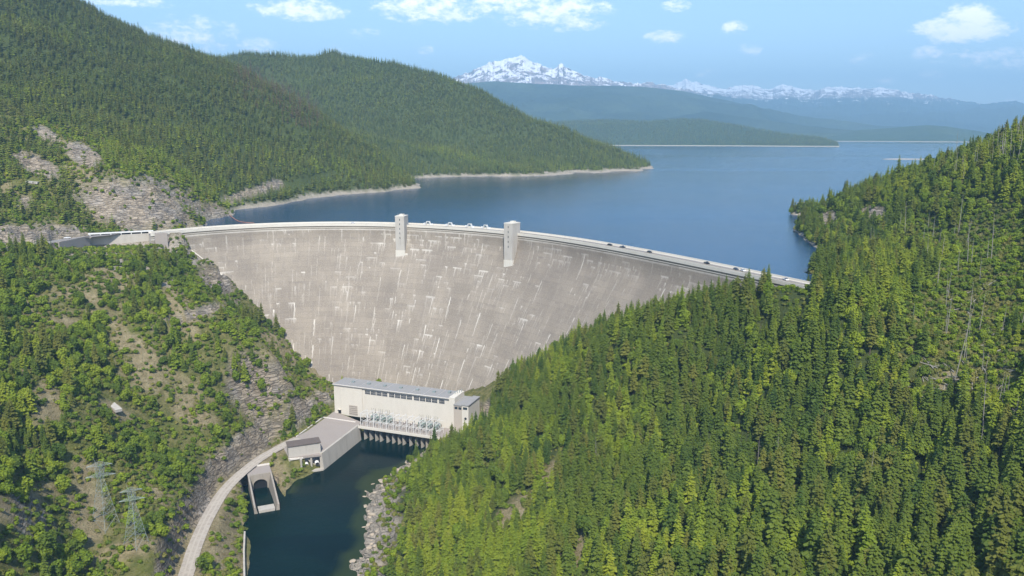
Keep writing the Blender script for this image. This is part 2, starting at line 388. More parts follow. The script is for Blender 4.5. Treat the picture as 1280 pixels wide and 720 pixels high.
M['pale'] = concrete('pale_concrete', (.58, .54, .465), .15, .05)
M['beige'] = concrete('beige_wall', (.41, .36, .30), .15, .06)
M['roof'] = concrete('membrane_roof', (.27, .262, .25), .1, .14, (.20, .195, .185), False)
M['brownroof'] = concrete('brown_roof', (.13, .105, .09), .2, .12, (.08, .07, .06), False)
M['kerb'] = mat('white_kerb', (.62, .58, .52)); M['weathered'] = concrete('weathered_concrete', (.30, .265, .22), .35, .2, (.16, .14, .11)); M['dark'] = mat('shade_and_black', (.015, .016, .018), .6); M['glass'] = mat('window_glass', (.03, .04, .05), .12, .5)  # the near-black is shade in openings, and plain colour on door and vent
M['frame'] = mat('window_frame', (.42, .40, .38), .5); M['steel'] = mat('galvanised_steel', (.26, .30, .29), .6, .4, .2); M['darksteel'] = mat('dark_steel', (.06, .065, .07), .5)
M['white'] = mat('white_paint', (.66, .65, .62), .5); M['insul'] = mat('brown_porcelain', (.09, .06, .05), .25); M['grn'] = mat('grey_green_paint', (.25, .33, .29), .5)
M['carblack'] = mat('black_paint', (.012, .013, .016), .25, .5); M['carwhite'] = mat('white_car_paint', (.75, .75, .75), .25, .5); M['carred'] = mat('blue_grey_paint', (.05, .07, .10), .25, .5)
M['tyre'] = mat('rubber', (.02, .02, .02), .8); M['boom'] = mat('log_boom', (.28, .14, .09), .8)
M['lamp'] = mat('lamp_glass', (.7, .7, .65), .3)

def terrain_material():
    m = mat('terrain', (.1, .1, .05), .95, .12); t = m.node_tree; b = t.nodes['Principled BSDF']; g = N(t, 'ShaderNodeNewGeometry'); P = g.outputs['Position']
    n1 = noise_node(t, P, .035, 8, .62); n2 = noise_node(t, P, .22, 7, .65); n3 = noise_node(t, P, 1.1, 4, .6)
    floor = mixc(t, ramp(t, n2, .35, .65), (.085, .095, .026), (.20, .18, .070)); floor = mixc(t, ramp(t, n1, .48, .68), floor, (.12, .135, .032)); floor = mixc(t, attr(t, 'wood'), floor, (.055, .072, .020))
    bare = mixc(t, ramp(t, n2, .3, .7), (.19, .152, .080), (.32, .265, .155)); bare = mixc(t, ramp(t, n3, .52, .68), bare, (.11, .115, .045))
    mp = N(t, 'ShaderNodeMapping'); lk(t, P, mp.inputs[0]); mp.inputs['Scale'].default_value = (.35, .35, 1.5); mp.inputs['Rotation'].default_value = (.25, .15, .4)
    nr = noise_node(t, mp.outputs[0], .30, 10, .74, .1); nr2 = noise_node(t, P, .05, 4, .5)
    rock = mixc(t, ramp(t, nr, .36, .64), (.19, .155, .115), (.44, .365, .27)); rock = mixc(t, ramp(t, nr2, .45, .6), rock, mixc(t, ramp(t, nr, .38, .62), (.17, .148, .122), (.37, .325, .27)))
    vo_ = N(t, 'ShaderNodeTexVoronoi', feature='DISTANCE_TO_EDGE'); wv = N(t, 'ShaderNodeVectorMath', operation='ADD'); wn = N(t, 'ShaderNodeTexNoise'); wn.inputs['Scale'].default_value = .3; lk(t, mp.outputs[0], wv.inputs[0]); lk(t, wn.outputs['Color'], wv.inputs[1]); lk(t, P, wn.inputs['Vector']); lk(t, wv.outputs[0], vo_.inputs['Vector']); vo_.inputs['Scale'].default_value = .34
    crack = ramp(t, vo_.outputs['Distance'], .0, .14); rock = mixc(t, crack, mixc(t, .34, rock, (.06, .05, .04)), rock)
    shore = mixc(t, ramp(t, n3, .3, .7), (.20, .17, .13), (.44, .39, .31))
    c = mixc(t, attr(t, 'bare'), floor, bare); c = mixc(t, attr(t, 'rock'), c, rock); c = mixc(t, attr(t, 'shore'), c, shore)
    lk(t, c, b.inputs['Base Color'])
    bp = N(t, 'ShaderNodeBump'); bp.inputs['Distance'].default_value = 2.2; bp.inputs['Strength'].default_value = 1.0
    lk(t, M_('ADD', M_('ADD', nr, M_('MULTIPLY', n3, .4, t=t), t=t), M_('MULTIPLY', crack, M_('MULTIPLY', attr(t, 'rock'), .5, t=t), t=t), t=t), bp.inputs['Height']); lk(t, bp.outputs[0], b.inputs['Normal']); return m
def road_material():
    m = mat('gravel_road', (.45, .40, .34), .95, .1); t = m.node_tree; b = t.nodes['Principled BSDF']; g = N(t, 'ShaderNodeNewGeometry')
    n = noise_node(t, g.outputs['Position'], .4, 7, .65); lk(t, mixc(t, ramp(t, n, .3, .7), (.31, .27, .225), (.42, .375, .315)), b.inputs['Base Color']); return m
M['track'] = concrete('worn_gravel', (.40, .355, .295), .3, .2, (.36, .31, .26), False); M['gravel'] = road_material(); M['terrain'] = terrain_material()
M['asphalt'] = concrete('asphalt_road', (.23, .212, .195), .3, .1, (.18, .17, .16), False)
def water_material(name, deep, shallow, rough, scale, strength, big=.0012):
    m = mat(name, deep, rough, .5); t = m.node_tree; b = t.nodes['Principled BSDF']; g = N(t, 'ShaderNodeNewGeometry'); P = g.outputs['Position']; b.inputs['IOR'].default_value = 1.33; b.inputs['Specular IOR Level'].default_value = .27 if 'lake' in name else .09
    mp = N(t, 'ShaderNodeMapping'); lk(t, P, mp.inputs[0]); mp.inputs['Scale'].default_value = (.35, 1, 1)
    nb = noise_node(t, mp.outputs[0], big, 6, .6, .6); lk(t, mixc(t, ramp(t, nb, .38, .66), deep, shallow), b.inputs['Base Color'])
    lk(t, ramp(t, nb, .35, .7, rough * .6, rough * 1.7), b.inputs['Roughness'])
    n1 = noise_node(t, P, scale, 6, .65, .2); bp = N(t, 'ShaderNodeBump'); bp.inputs['Strength'].default_value = strength; bp.inputs['Distance'].default_value = 1.2
    lk(t, n1, bp.inputs['Height']); lk(t, bp.outputs[0], b.inputs['Normal']); return m
M['lake'] = water_material('lake_water', (.002, .024, .064), (.005, .046, .108), .10, .22, .28)
def _shal():
    t = M['river'].node_tree; b = t.nodes['Principled BSDF']; l = b.inputs['Base Color'].links[0].from_socket; lk(t, mixc(t, attr(t, 'shallow'), l, (.022, .034, .012)), b.inputs['Base Color'])
M['river'] = water_material('river_water', (.001, .008, .008), (.002, .013, .011), .08, .35, .10, .02)
_shal()
def dam_material():
    m = mat('dam_concrete', (.4, .36, .32), .92, .15); t = m.node_tree; b = t.nodes['Principled BSDF']
    uv = N(t, 'ShaderNodeUVMap'); uv.uv_map = 'UVMap'; sp = N(t, 'ShaderNodeSeparateXYZ'); lk(t, uv.outputs[0], sp.inputs[0])
    mp = N(t, 'ShaderNodeMapping'); lk(t, uv.outputs[0], mp.inputs[0]); mp.inputs['Scale'].default_value = (1, .25, 1)
    n1 = noise_node(t, uv.outputs[0], .02, 7, .62); n2 = noise_node(t, mp.outputs[0], .35, 7, .7); n3 = noise_node(t, uv.outputs[0], .9, 4, .6)
    c = mixc(t, ramp(t, n1, .35, .68), (.212, .180, .141), (.285, .244, .190)); c = mixc(t, ramp(t, n2, .45, .72, 0, .55), c, (.175, .148, .122)); c = mixc(t, ramp(t, n3, .4, .7, 0, .35), c, (.40, .36, .31))
    # one shade per block and lift
    br = N(t, 'ShaderNodeTexBrick'); lk(t, uv.outputs[0], br.inputs['Vector']); br.offset = 0; br.squash = 1
    br.inputs['Color1'].default_value = (1.07, 1.065, 1.06, 1); br.inputs['Color2'].default_value = (.93, .93, .935, 1); br.inputs['Mortar'].default_value = (.87, .86, .85, 1)
    br.inputs['Scale'].default_value = 1; br.inputs['Mortar Size'].default_value = .22; br.inputs['Brick Width'].default_value = 22; br.inputs['Row Height'].default_value = 4.57; br.inputs['Mortar Smooth'].default_value = .6; br.inputs['Bias'].default_value = 0
    c = mixc(t, .9, c, br.outputs['Color'], 'MULTIPLY')
    c = mixc(t, attr(t, 'stain'), c, (.74, .70, .62)); c = mixc(t, attr(t, 'damp_and_dark'), c, (.155, .132, .112)); lk(t, c, b.inputs['Base Color'])
    bp = N(t, 'ShaderNodeBump'); bp.inputs['Distance'].default_value = .3; bp.inputs['Strength'].default_value = .5; lk(t, n3, bp.inputs['Height']); lk(t, bp.outputs[0], b.inputs['Normal']); return m
M['dam'] = dam_material()
def leaf_material(name, c1, c2, patch=None, transl=.14, hsv=.5):
    m = mat(name, c1, .75, .18); t = m.node_tree; b = t.nodes['Principled BSDF']; oi = N(t, 'ShaderNodeObjectInfo'); g = N(t, 'ShaderNodeNewGeometry')
    c = mixc(t, oi.outputs['Random'], c1, c2)
    nf = noise_node(t, g.outputs['Position'], .013, 3, .6); c = mixc(t, ramp(t, nf, .42, .62, 0, .6), c, patch or tuple(q * .8 for q in c1))
    nn = noise_node(t, g.outputs['Position'], .9, 2, .5); c = mixc(t, 1.0, c, mixc(t, nn, (.62, .66, .6), (1.42, 1.38, 1.25)), 'MULTIPLY')
    lk(t, c, b.inputs['Base Color'])
    tr = N(t, 'ShaderNodeBsdfTranslucent'); lk(t, mixc(t, 1.0, c, (1.2, 1.35, .5), 'MULTIPLY'), tr.inputs[0]); mx = N(t, 'ShaderNodeMixShader'); mx.inputs[0].default_value = transl
    lk(t, b.outputs[0], mx.inputs[1]); lk(t, tr.outputs[0], mx.inputs[2]); lk(t, mx.outputs[0], t.nodes['Material Output'].inputs[0]); return m
M['fir'] = leaf_material('dark_conifer_needles', (.042, .076, .013), (.108, .142, .019), (.112, .150, .019))
M['lime'] = leaf_material('light_conifer_needles', (.125, .175, .017), (.21, .235, .022), (.13, .18, .016))
M['olive'] = leaf_material('olive_conifer_needles', (.08, .096, .018), (.145, .148, .027), (.09, .112, .018))
M['farfir'] = leaf_material('far_conifer_needles', (.066, .098, .018), (.175, .200, .032), (.085, .125, .022))
M['leafA'] = leaf_material('broadleaf_green', (.13, .19, .018), (.25, .30, .028), (.12, .18, .018), .25)
M['leafB'] = leaf_material('broadleaf_dark', (.07, .115, .018), (.165, .215, .026), (.085, .13, .018), .2)
M['scrub'] = leaf_material('scrub_leaves', (.12, .14, .034), (.24, .22, .07), (.12, .15, .03), .25)
M['redfir'] = leaf_material('dying_needles', (.16, .10, .055), (.13, .105, .05), (.14, .10, .05))
M['yellow'] = leaf_material('yellow_leaves', (.55, .55, .03), (.62, .6, .05), (.5, .5, .03))
M['bark'] = mat('bark', (.11, .085, .065), .95, .1); M['snag'] = mat('bleached_wood', (.27, .25, .21), .9, .1)

# ------------------------------------------------------------------ terrain mesh (grid of rays and rings round the valley)
AMAX, NA, D0, D1, ND = R_(54), 720, 60.0, 3500.0, 560
_a = np.linspace(-AMAX, AMAX, NA); _d = np.exp(np.linspace(math.log(D0), math.log(D1), ND)); AA, DD = np.meshgrid(_a, _d)
TX, TY = DD * np.sin(AA), DD * np.cos(AA); TZ = terrain_z(TX, TY)
TZ[-1] = 60
def height(X, Y):
    a = (np.arctan2(X, Y) + AMAX) / (2 * AMAX) * (NA - 1); d = (np.log(np.hypot(X, Y)) - math.log(D0)) / math.log(D1 / D0) * (ND - 1)
    a = np.clip(a, 0, NA - 1.001); d = np.clip(d, 0, ND - 1.001); i, j = a.astype(int), d.astype(int); fa, fd = a - i, d - j
    return (TZ[j, i] * (1 - fa) + TZ[j, i + 1] * fa) * (1 - fd) + (TZ[j + 1, i] * (1 - fa) + TZ[j + 1, i + 1] * fa) * fd
def grid_faces(nr, nc):
    i, j = np.meshgrid(np.arange(nr - 1), np.arange(nc - 1), indexing='ij'); b = (i * nc + j).ravel()
    return np.stack([b, b + 1, b + nc + 1, b + nc], 1)
rk, br_ = masks(TX, TY, TZ)
rd = poly_dist(TX, TY, river)
gz = np.gradient(TZ, axis=0) / np.gradient(DD, axis=0); ga = np.gradient(TZ, axis=1) / (np.gradient(AA, axis=1) * DD); SL = np.hypot(gz, ga)
rk = np.maximum(rk, sstep(28, 18, rd + (fbm(TX / 6, TY / 6, 3, 42) - .5) * 14) * (TY < 600) * (TX > -110)); rk = np.maximum(rk, sstep(1.45, 2.1, SL) * (DD < 1200))
shore = np.maximum(sstep(153, 148.5, TZ + (fbm(TX / 30, TY / 30, 3, 4) - .5) * 7) * (TY > 640) * (TZ > 120) * (TX > -420), sstep(26, 14, rd + (fbm(TX / 10, TY / 10, 3, 41) - .5) * 16) * (TY < 600) * (TX > -110) * .8)
rdd = np.minimum(seg_dist(TX, TY, road1)[0], seg_dist(TX, TY, road2)[0]); br_ = np.maximum(br_, sstep(13, 7, rdd))
terr = link('terrain', mesh_np('terrain', np.stack([TX, TY, TZ], -1).reshape(-1, 3), grid_faces(ND, NA)[:, ::-1][:, [3, 2, 1, 0]][:, ::-1], [M['terrain']], True,
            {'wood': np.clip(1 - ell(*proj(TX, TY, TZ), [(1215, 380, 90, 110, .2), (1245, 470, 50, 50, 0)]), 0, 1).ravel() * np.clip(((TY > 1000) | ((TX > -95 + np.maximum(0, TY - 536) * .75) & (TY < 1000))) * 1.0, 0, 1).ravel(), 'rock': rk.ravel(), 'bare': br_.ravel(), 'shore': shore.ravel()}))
tag(terr, 'wooded canyon slopes with rock cuts falling to the dark river', kind='structure')

# river and lake sheets
def sheet(name, poly, z, m):
    me = bpy.data.meshes.new(name); me.from_pydata([(p[0], p[1], z) for p in poly], [], [tuple(range(len(poly)))]); me.materials.append(m); me.update(); return link(name, me)
_x, _y = np.meshgrid(np.arange(-300, 81, 3.0), np.arange(60, 700, 3.0)); _dr = poly_dist(_x, _y, river); _sh = sstep(-9, 0, _dr + (fbm(_x / 12, _y / 12, 3, 66) - .5) * 9) * ((_x > -112) | ((_y > 515) & (_y < 545) & (_x < -138) & (_x > -156) & (poly_dist(_x, _y, PORTP) > 1))) * (_y < 592)
rv = link('river', mesh_np('river', np.stack([_x, _y, _x * 0], -1).reshape(-1, 3), grid_faces(*_x.shape), [M['river']], True, {'shallow': _sh.ravel()})); tag(rv, 'dark green tailwater below the powerhouse', kind='structure')
ths = np.linspace(TH_L, 90, 120); arc = [tuple(dam_pt(t, Rth(t) + 7, 0)[:2]) for t in ths]
lake_poly = arc + [(330, 560), (900, 640), (60000, 9000), (60000, 60000), (-60000, 60000), (-60000, 9000), (-3000, 1100), (-420, 820)]
lk_o = sheet('lake', lake_poly[::-1], 146, M['lake']); tag(lk_o, 'blue reservoir stretching back from the dam to the mountains', kind='structure')

# ------------------------------------------------------------------ dam
def build_dam():
    root = empty('arch_dam', dam_pt(24, Rth(24) - 60, 12)); tag(root, 'pale curved concrete dam streaked with white stains across the canyon', 'dam'); root_loc = np.array(root.location)
    rel = lambda V: np.asarray(V) - root_loc
    ths = np.arange(-31.5, 89, .115); zs = np.concatenate([np.linspace(149.2, 100, 75), np.linspace(99.2, 4, 125)])
    T, Z = np.meshgrid(ths, zs); R = Rth(T) - off(Z); a = np.radians(T)
    V = np.stack([CX + R * np.sin(a), CYY + R * np.cos(a), Z], -1).reshape(-1, 3)
    Rm = 330; S = np.radians(T) * Rm      # arc length at the crest
    H = 150 - Z
    stain = np.zeros_like(S); damp_and_dark = np.zeros_like(S); r = random.Random(5)
    smin, smax = S.min(), S.max(); ds = S[0, 1] - S[0, 0]
    def blot(s0, s1, h0, h1, k, target, taper=False):
        i0, i1 = max(0, int((s0 - 1 - smin) / ds)), min(S.shape[1], int((s1 + 1 - smin) / ds) + 2)
        j = np.where((zs < 150 - h0 + 1) & (zs > 150 - h1 - 1))[0]
        if len(j) == 0 or i1 <= i0: return
        sl = (slice(j[0], j[-1] + 1), slice(i0, i1)); s_, h_ = S[sl], H[sl]
        wv = (vnoise(h_ * .5, s_ * 0 + s0, 3) - .5) * .7 if taper else 0
        m = np.clip(1.2 - np.maximum(s0 - (s_ + wv), (s_ + wv) - s1) / .45 - .5, 0, 1) * np.clip(1.2 - np.maximum(h0 - h_, h_ - h1) / .5 - .5, 0, 1)
        if taper: m = m * np.clip(1.15 - (h_ - h0) / max(h1 - h0, .1) * .8, 0, 1)
        target[sl] = np.maximum(target[sl], m * k)
    joints = np.arange(-198, smax, 22.0); lifts = np.arange(4.57, 146, 4.57)
    for jn in joints:
        h = 4 + r.random() * 10
        while h < 146:                                     # leaching along the contraction joints
            L = r.uniform(3, 22); k = r.uniform(.25, .7) + .2 * (h > 60)
            if r.random() < .5 + .3 * (h > 70): blot(jn - r.uniform(.15, .55), jn + r.uniform(.1, .5), h, h + L, k, stain, True)
            h += L + r.uniform(2, 18)
    cl = lambda s, h: vnoise(np.array([s / 34.]), np.array([h / 17.]), 55)[0]
    for _ in range(1500):                                   # horizontal leaks on lift lines with drips
        s = r.uniform(smin, smax); li = r.choice(lifts) if r.random() > .22 else r.choice(lifts[:4]); 
        if cl(s, li) < r.uniform(.28, .8): continue
        wd = r.choice([.8, 1.2, 2, 3, 6, 10]) * r.uniform(.6, 1.2); k = r.uniform(.12, .6)
        blot(s, s + wd, li - .15, li + r.uniform(.2, .8), k, stain)
        for _ in range(int(wd / 1.4) + 1):
            q = s + r.random() * wd; blot(q, q + r.uniform(.1, .7), li, li + r.choice([1.5, 2.5, 4, 7]) * r.uniform(.6, 1.5), k * r.uniform(.4, 1), stain, True)
    for _ in range(700):                                    # loose vertical runs, longer low on the face
        s = r.uniform(smin, smax); h = 146 * r.random() ** .7; blot(s, s + r.uniform(.05, .35), h, h + r.uniform(4, 26), r.uniform(.10, .45), stain, True)
    for _ in range(260):
        s = r.uniform(smin, smax); li = r.choice(lifts); blot(s, s + r.uniform(3, 16), li - .3, li + .5, r.uniform(.15, .5), damp_and_dark)
    blot(smin, smax, 4.6, 5.3, .55, stain)
    st = stain * (.45 + .75 * fbm(S / 3, H / 3, 3, 91)); dp = damp_and_dark * .8 + .22 * sstep(.5, .8, fbm(S / 25, H / 60, 4, 19)) + .30 * sstep(60, 330, S) * sstep(100, 0, H)  # damp lines, faint patches, and a darkening towards the right end near the crest
    face = link('downstream_face', mesh_np('downstream_face', rel(V), grid_faces(*T.shape), [M['dam']], False, {'stain': np.clip(st * 1.25, 0, 1).ravel(), 'damp_and_dark': np.clip(dp, 0, .7).ravel()}, None, np.stack([S.ravel(), Z.ravel()], 1)), root)
    st_ = MB(); pr = [hit_dam(*q) + np.array([0, -1.2, 1.0]) - root_loc for q in ((240, 314), (252, 323), (264, 333), (276, 343), (288, 354), (299, 364))]
    for p, q in zip(pr[:-1], pr[1:]): st_.tube(p, q, .7)
    st_.build('abutment_stair', M['pale'], root)
    # crest: road slab, parapets, upstream face
    def band(r0, r1, z0, z1, name, m, t0=-31.5, t1=89, step=.5):
        tt = np.arange(t0, t1 + step, step); n = len(tt); V = []
        for q in tt:
            R = Rth(q); V += [dam_pt(q, R + r0, z0), dam_pt(q, R + r1, z0), dam_pt(q, R + r1, z1), dam_pt(q, R + r0, z1)]
        Fc = []
        for i in range(n - 1):
            for k in range(4): kk = (k + 1) % 4; Fc.append((4 * i + k, 4 * i + kk, 4 * i + 4 + kk, 4 * i + 4 + k))
        Fc.append((0, 3, 2, 1)); e = 4 * (n - 1); Fc.append((e, e + 1, e + 2, e + 3))
        return link(name, mesh_np(name, rel(V), Fc, [m]), root)
    band(0.3, 12, 95, 149.0, 'upstream_wall', M['concrete']); band(1.6, 10.4, 149.01, 149.95, 'roadway', M['asphalt'])
    band(-.5, 1.6, 148.6, 150.25, 'walkway', M['deck']); band(10.4, 12.2, 149.02, 150.25, 'walkway', M['pale'])
    band(-.75, -.35, 148.5, 151.0, 'parapet', M['pale']); band(12.21, 12.7, 148, 151.5, 'parapet', M['pale'])
    band(-.5, -.1, 146.6, 147.0, 'ledge', M['pale']); band(5.9, 6.05, 149.96, 149.975, 'centre_line', mat('yellow_line', (.55, .42, .08)))
    # elevator towers
    for (px, lab) in ((500, 'elevator tower with five narrow slit windows'), (636, 'elevator tower with five narrow slit windows')):
        cand = np.arange(-5, 60, .05); cp_ = [dam_pt(v, Rth(v) - 9, 155) for v in cand]; th = float(cand[int(np.argmin([abs(proj(*v)[0] - px) for v in cp_]))]); R = Rth(th); a = math.radians(th); o0 = dam_pt(th, R, 0); er = np.array([math.sin(a), math.cos(a), 0]); et = np.array([math.cos(a), -math.sin(a), 0])
        Tf = lambda x, y, z, o0=o0, er=er, et=et: tuple(o0 + et * x + er * y + np.array([0, 0, z]) - root_loc)
        tw = MB().quadbox((-4.7, -10.2, 126), (4.7, 3.0, 160), Tf).build('elevator_tower', M['tower'], root)
        MB().quadbox((-4.9, -10.5, 115), (4.9, -1, 126), Tf).build('tower_footing', M['pale'], tw)
        MB().quadbox((-4.85, -10.35, 160.0), (4.85, 3.15, 160.7), Tf).build('coping', M['pale'], tw)
        for k in range(5): MB().quadbox((-.35, -10.26, 156 - k * 4.6), (.35, -10.1, 158 - k * 4.6), Tf).build('window', M['glass'], tw)
        MB().tube(Tf(-3, -6, 160.7), Tf(-3, -6, 164), .12, .05).build('aerial', M['steel'], tw)
        MB().quadbox((-2, -4, 160.7), (2, 0, 162), Tf).build('roof_hatch', M['pale'], tw)
    return root
dam = build_dam()

# ------------------------------------------------------------------ roads
def ribbon(name, line, wd, m, dz=0.0, side=0.0):
    V, Fc = [], []; L = [np.array(p, float) for p in line]
    for i, p in enumerate(L):
        t = L[min(i + 1, len(L) - 1)] - L[max(i - 1, 0)]; t[2] = 0; t /= np.linalg.norm(t); nrm = np.array([-t[1], t[0], 0])
        V += [p + nrm * (side + wd / 2) + [0, 0, dz], p + nrm * (side - wd / 2) + [0, 0, dz]]
    for i in range(len(L) - 1): Fc.append((2 * i, 2 * i + 1, 2 * i + 3, 2 * i + 2))
    return link(name, mesh_np(name, V, Fc, [m], True))
tag(ribbon('access_road', road1, 8.2, M['gravel'], .15), 'pale gravel road along the foot of the left cliff', kind='structure')
for sd in (-1.3, 1.3): tag(ribbon('wheel_track', road1, .9, M['track'], .156, sd), 'worn wheel track in the gravel road', kind='structure')
tag(ribbon('crest_road', road2, 10, M['asphalt'], .12), 'road leading off the dam along the rock cut', kind='structure')
pad = MB().prism([tuple(p) for p in PADP[:6]] + [(-128, 632)] if False else [tuple(PADP[i]) for i in (0, 1, 2, 3, 4, 5)] + [tuple(PADP[5] + np.array((.3, 8)))], 10.5, 12.0).build('parking_apron', M['deck']); tag(pad, 'flat concrete apron between the powerhouse and the valve house', kind='structure')

# training wall between apron and river
def wall_line(name, pts, th, zb, ztop, m, batter=0):
    mb = MB()
    for p, q in zip(pts[:-1], pts[1:]):
        p, q = np.array(p[:2]), np.array(q[:2]); t = (q - p) / np.linalg.norm(q - p); n = np.array([-t[1], t[0]]) * th
        mb.hexa([(*p, zb), (*q, zb), (*(q + n), zb), (*(p + n), zb), (*(p + n * .02), ztop), (*(q + n * .02), ztop), (*(q + n), ztop), (*(p + n), ztop)] if not batter else
                [(*(p - n * batter), zb), (*(q - n * batter), zb), (*(q + n), zb), (*(p + n), zb), (*p, ztop), (*q, ztop), (*(q + n), ztop), (*(p + n), ztop)])
    return mb.build(name, m)
tw_ = wall_line('training_wall', [Pz(402, 568, 12), Pz(449, 532, 12)], 1.6, -6, 12.7, M['concrete'], 1.4); tag(tw_, 'tall stained concrete wall between the apron and the river', 'retaining wall')
kb = wall_line('apron_kerb', [Pz(371, 546, 12), Pz(404, 522, 12), Pz(444, 528, 12)], .7, 11.8, 12.55, M['kerb']); tag(kb, 'low white kerb bordering the apron by the powerhouse', 'kerb')
rw = wall_line('river_wall', [Pz(309, 800, 4), Pz(307, 735, 4), Pz(306, 690, 4), Pz(307, 665, 4)], 1.0, -6, 4.6, M['concrete']); tag(rw, 'low dark concrete wall where the river leaves the picture', 'retaining wall')

# ------------------------------------------------------------------ powerhouse
PH = np.array([-149., 643., 0.]); e1 = np.array([.938, -.347, 0]); e2 = np.array([.347, .938, 0])
def build_powerhouse():
    root = empty('powerhouse', PH + np.array([0, 0, 12])); rl = np.array(root.location); tag(root, 'long cream powerhouse with flat grey roof at the foot of the dam', 'powerhouse')
    T = lambda x, y, z: tuple(PH + e1 * x + e2 * y + np.array([0, 0, z]) - rl)
    MB().quadbox((0, 0, 11), (27, 18, 36.4), T).build('end_bay_wall', M['pale'], root)
    MB().quadbox((27.02, .6, 11), (106, 18, 36.4), T).build('generator_hall_wall', M['pale'], root)
    MB().quadbox((-.6, -.8, 36.42), (106.3, 18.6, 37.3), T).build('flat_roof', M['roof'], root)
    MB().quadbox((-.75, -.95, 37.0), (106.4, -.5, 37.5), T).build('roof_edge', M['kerb'], root)
    x = 29.5; k = 0
    while x < 102:
        g = 3 if k % 4 else 3; wn = MB().quadbox((x, .42, 31.8), (x + 4.7, .62, 35.0), T).build('window', M['glass'], root)
        fr = MB()
        for i in range(5): fr.quadbox((x + i * 1.15, .34, 31.8), (x + i * 1.15 + .18, .45, 35.0), T)
        fr.quadbox((x, .35, 33.4), (x + 4.7, .44, 33.55), T); fr.build('frame', M['frame'], wn)
        x += 5.35 if (k + 1) % 4 else 6.4; k += 1
    d = MB().quadbox((14, -.12, 12), (22, .1, 20.5), T).build('roller_door', M['beige'], root)
    sl = MB()
    for i in range(5): sl.quadbox((14.1, -.22, 13 + i * 1.6), (21.9, -.1, 13.2 + i * 1.6), T)
    sl.build('door_ribs', M['darksteel'], d)
    MB().quadbox((3.5, -.12, 12), (6.2, .1, 15.4), T).build('door', M['dark'], root); MB().quadbox((3.2, -1.4, 15.5), (6.6, 0, 15.8), T).build('door_canopy', M['pale'], root)
    for i in range(3): MB().quadbox((12 + i * 3.5, -.06, 25), (12.8 + i * 3.5, .02, 26), T) 
    MB().quadbox((106.43, -1.8, 11), (111.5, 17, 38.6), T).build('stair_tower', M['pale'], root)
    MB().quadbox((111.53, -4, 11), (119, 17, 33.5), T).build('service_wing', M['beige'], root)
    MB().quadbox((119.02, -5, 11), (124.5, 17.5, 34.6), T).build('service_wing', M['pale'], root)
    MB().quadbox((111.52, -4.5, 33.52), (118.99, 18, 34.3), T).build('wing_roof', M['roof'], root); MB().quadbox((118.99, -5.5, 34.62), (125, 18, 35.3), T).build('wing_roof', M['roof'], root)
    for a, b, y, zz in ((112.3, 114.8, -4.1, 30.5), (115.6, 118.2, -4.1, 30.5), (120, 123.5, -5.1, 31.3)): MB().quadbox((a, y, zz), (b, y + .2, zz + 1.9), T).build('window', M['glass'], root)
    MB().tube(T(122, -5.2, 24), T(122, -4.9, 24), 1.0, 1.0, 12).build('round_vent', M['dark'], root)
    MB().quadbox((100, 10, 37.3), (102, 13, 39.0), T).build('roof_vent', M['steel'], root)
    for i in range(4): MB().tube(T(107.5 + i * 1.0, 8 + i * 2, 38.6), T(107.5 + i * 1.0, 8 + i * 2, 41), .3, .3, 6).build('roof_stack', M['steel'], root)
    for i in range(6): MB().quadbox((12 + i * 15, 8, 37.3), (14.5 + i * 15, 10.5, 38.4), T).build('roof_vent', M['steel'], root)
    sm = MB()
    for i in range(1, 9): sm.quadbox((i * 11.8, -.7, 37.3), (i * 11.8 + .25, 18.5, 37.42), T)
    sm.build('roof_seam', M['frame'], root)
    # transformer deck on draft-tube piers
    dk = MB().quadbox((34, -21, 10.2), (124.5, -.02, 12.0), T).build('transformer_deck', M['deck'], root)
    MB().quadbox((34, -21.5, 10.6), (107.5, -20.9, 12.7), T).build('deck_parapet', M['pale'], dk)
    MB().quadbox((107.6, -23, -4), (124.5, -10, 10.18), T).build('abutment_wall', M['pale'], root)
    MB().quadbox((30, -4, -6), (108, -3, 10.18), T).build('under_deck_shade', M['dark'], root)  # near-black sheet, stands in for the shade behind the piers
    for i in range(14):
        x = 38.5 + i * 5.1 + (0 if i % 4 else .0); x += (-.9 if i % 4 == 3 else 0)
        MB().prism([(x - .75, -5), (x - .75, -15.5), (x, -18.4), (x + .75, -15.5), (x + .75, -5)], -5, 10.15, T).build('pier', M['concrete'], root)
    return root, T, rl
phouse, TPH, PHL = build_powerhouse()
